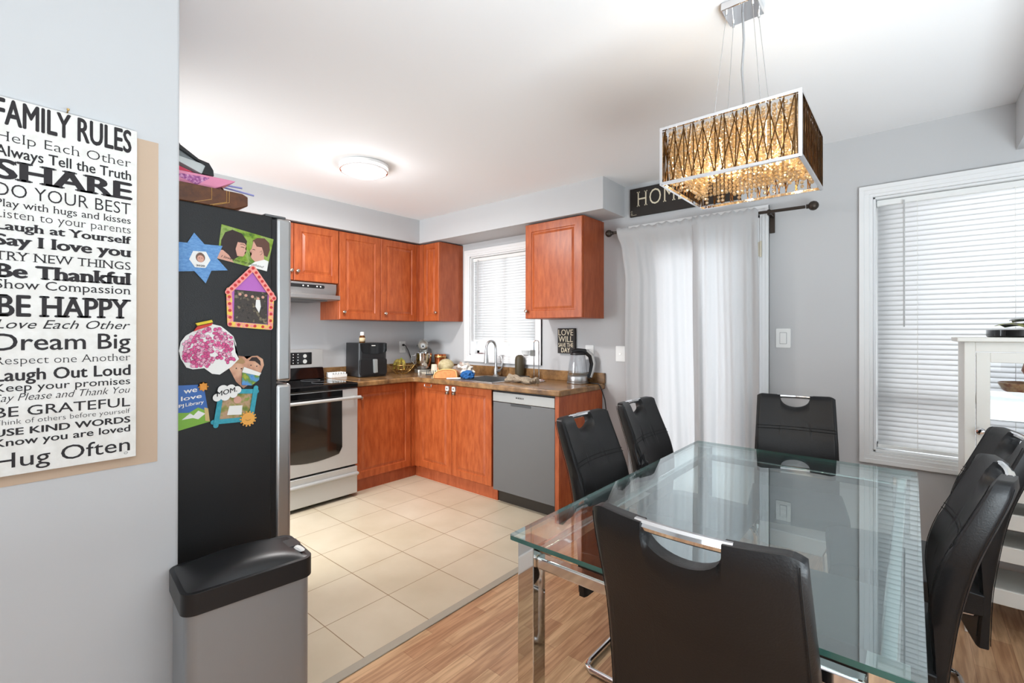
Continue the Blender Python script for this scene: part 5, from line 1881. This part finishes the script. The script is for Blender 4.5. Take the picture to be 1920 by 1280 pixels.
for a0, a1, kx in ((cx0 + 0.038, (cx0 + cx1) / 2 - 0.001, cx0 + 0.05), ((cx0 + cx1) / 2 + 0.001, cx1 - 0.038, cx1 - 0.05)):
    b = B()
    z0_, z1_ = 0.66, cz1 - 0.045
    w_ = 0.043
    for q in ((a0, a0 + w_, z0_, z1_), (a1 - w_, a1, z0_, z1_), (a0 + w_, a1 - w_, z0_, z0_ + w_), (a0 + w_, a1 - w_, z1_ - w_, z1_)):
        b.box(q[0], q[1], cy0 - 0.001, cy0 + 0.019, q[2], q[3])
    dd = b.build('glass_door', m_cabw, t, bevel=0.002)
    B().box(a0 + w_, a1 - w_, cy0 + 0.008, cy0 + 0.011, z0_ + w_, z1_ - w_).build('pane', m_clear, dd, smooth=False)
    B().lathe([(0.006, 0), (0.006, 0.012), (0.015, 0.022), (0.016, 0.028), (0.01, 0.034), (0.0, 0.035)], (kx, cy0 - 0.001, 0.888), 14, Matrix.Rotation(R(90), 4, 'X'), cap=False).build('knob', m_chrome, dd)
# open lower section with tilted shoe shelves
for i, (zz, dep) in enumerate(((0.50, 0.0), (0.36, 0.0), (0.175, 0.0))):
    b = B()
    b.box(cx0 + 0.03, cx1 - 0.03, cy0 + 0.035, cy1 - 0.01, zz, zz + 0.016)
    b.box(cx0 + 0.036, cx1 - 0.036, cy0 + 0.004, cy0 + 0.02, zz - 0.02, zz + 0.045)
    b.build('lower_shelf', m_cabw, t, bevel=0.002)
# contents
t = thing('oval_platter', 'white oval platter on the shelf inside the display cabinet', 'platter', (4.42, -0.25, 1.018))
b = B().lathe([(0.05, 0.0), (0.06, 0.002), (0.14, 0.013), (0.155, 0.018), (0.138, 0.0165), (0.055, 0.006), (0.0, 0.005)], (4.42, -0.25, 1.0185), 28, cap=False)
b.build('dish', m_white, t)
t = thing('carnival_glass_bowl', 'amber patterned glass bowl lying on the platter in the cabinet', 'bowl', (4.43, -0.25, 1.03))
b = B().lathe([(0.02, 0.0), (0.05, 0.004), (0.085, 0.03), (0.1, 0.062), (0.095, 0.064), (0.08, 0.034), (0.045, 0.01), (0.0, 0.008)], (4.43, -0.25, 1.028), 22, cap=False)
b.build('bowl', pmat('amber_carnival_glass', S(214, 168, 116), 0.15, 0.2, noise=(50, (1, 1, 1), S(168, 104, 74), 0.12), bump=(80, 0.8)), t)
t = thing('blue_figurine', 'blue and orange ornament standing at the back of the cabinet shelf', 'ornament', (4.47, -0.1, 1.018))
B().lathe([(0.03, 0), (0.032, 0.01), (0.02, 0.05), (0.028, 0.1), (0.015, 0.14), (0.0, 0.15)], (4.47, -0.105, 1.0185), 14, cap=False).build('body', pmat('pale_blue_glaze', S(150, 176, 196), 0.3), t)
B().lathe([(0.012, 0.1), (0.022, 0.12), (0.01, 0.17), (0.0, 0.175)], (4.445, -0.105, 1.0185), 10, cap=False).build('accent', pmat('rust_glaze', S(170, 92, 60), 0.4), t)
t = thing('black_tray', 'glossy black round tray on top of the display cabinet', 'tray', (4.50, -0.25, 1.292))
B().lathe([(0.0, 0.0), (0.205, 0.0), (0.21, 0.006), (0.21, 0.032), (0.2, 0.032), (0.198, 0.008), (0.0, 0.008)], (4.505, -0.25, 1.2925), 36, cap=False).build('tray_body', m_blackg, t)
mags = [('yellow-green leaf-print paper', S(150, 160, 50), 0.0), ('pale printed paper', S(190, 194, 190), 0.03)]
o = None
for i, (nm, col, dz) in enumerate(mags):
    b = B()
    cx_, cy_ = 4.42 + 0.03 * i, -0.27 + 0.03 * i
    m4 = Matrix.Translation((cx_, cy_, 1.33 + 0.022 * i)) @ Matrix.Rotation(R(-25 + 12 * i), 4, 'Z') @ Matrix.Rotation(R(10), 4, 'Y')
    b.grid(8, 6, lambda u, v: m4 @ Vector((-0.07 + 0.14 * u, -0.1 + 0.2 * v, 0.016 * math.sin(PI * u * 1.2) + 0.006 * math.sin(9 * v))))
    o = b.build('folded_paper', photo_mat('leaflet_print_%d' % i, [S(60, 70, 40), col, S(120, 110, 120), col], 30), solid=0.002, origin=(cx_, cy_, 1.31))
    tag(o, ('crumpled yellow-green printed leaflet in the black tray', 'crumpled pale printed leaflet lying over the yellow-green one')[i], 'leaflet', 'leaflets in the black tray')
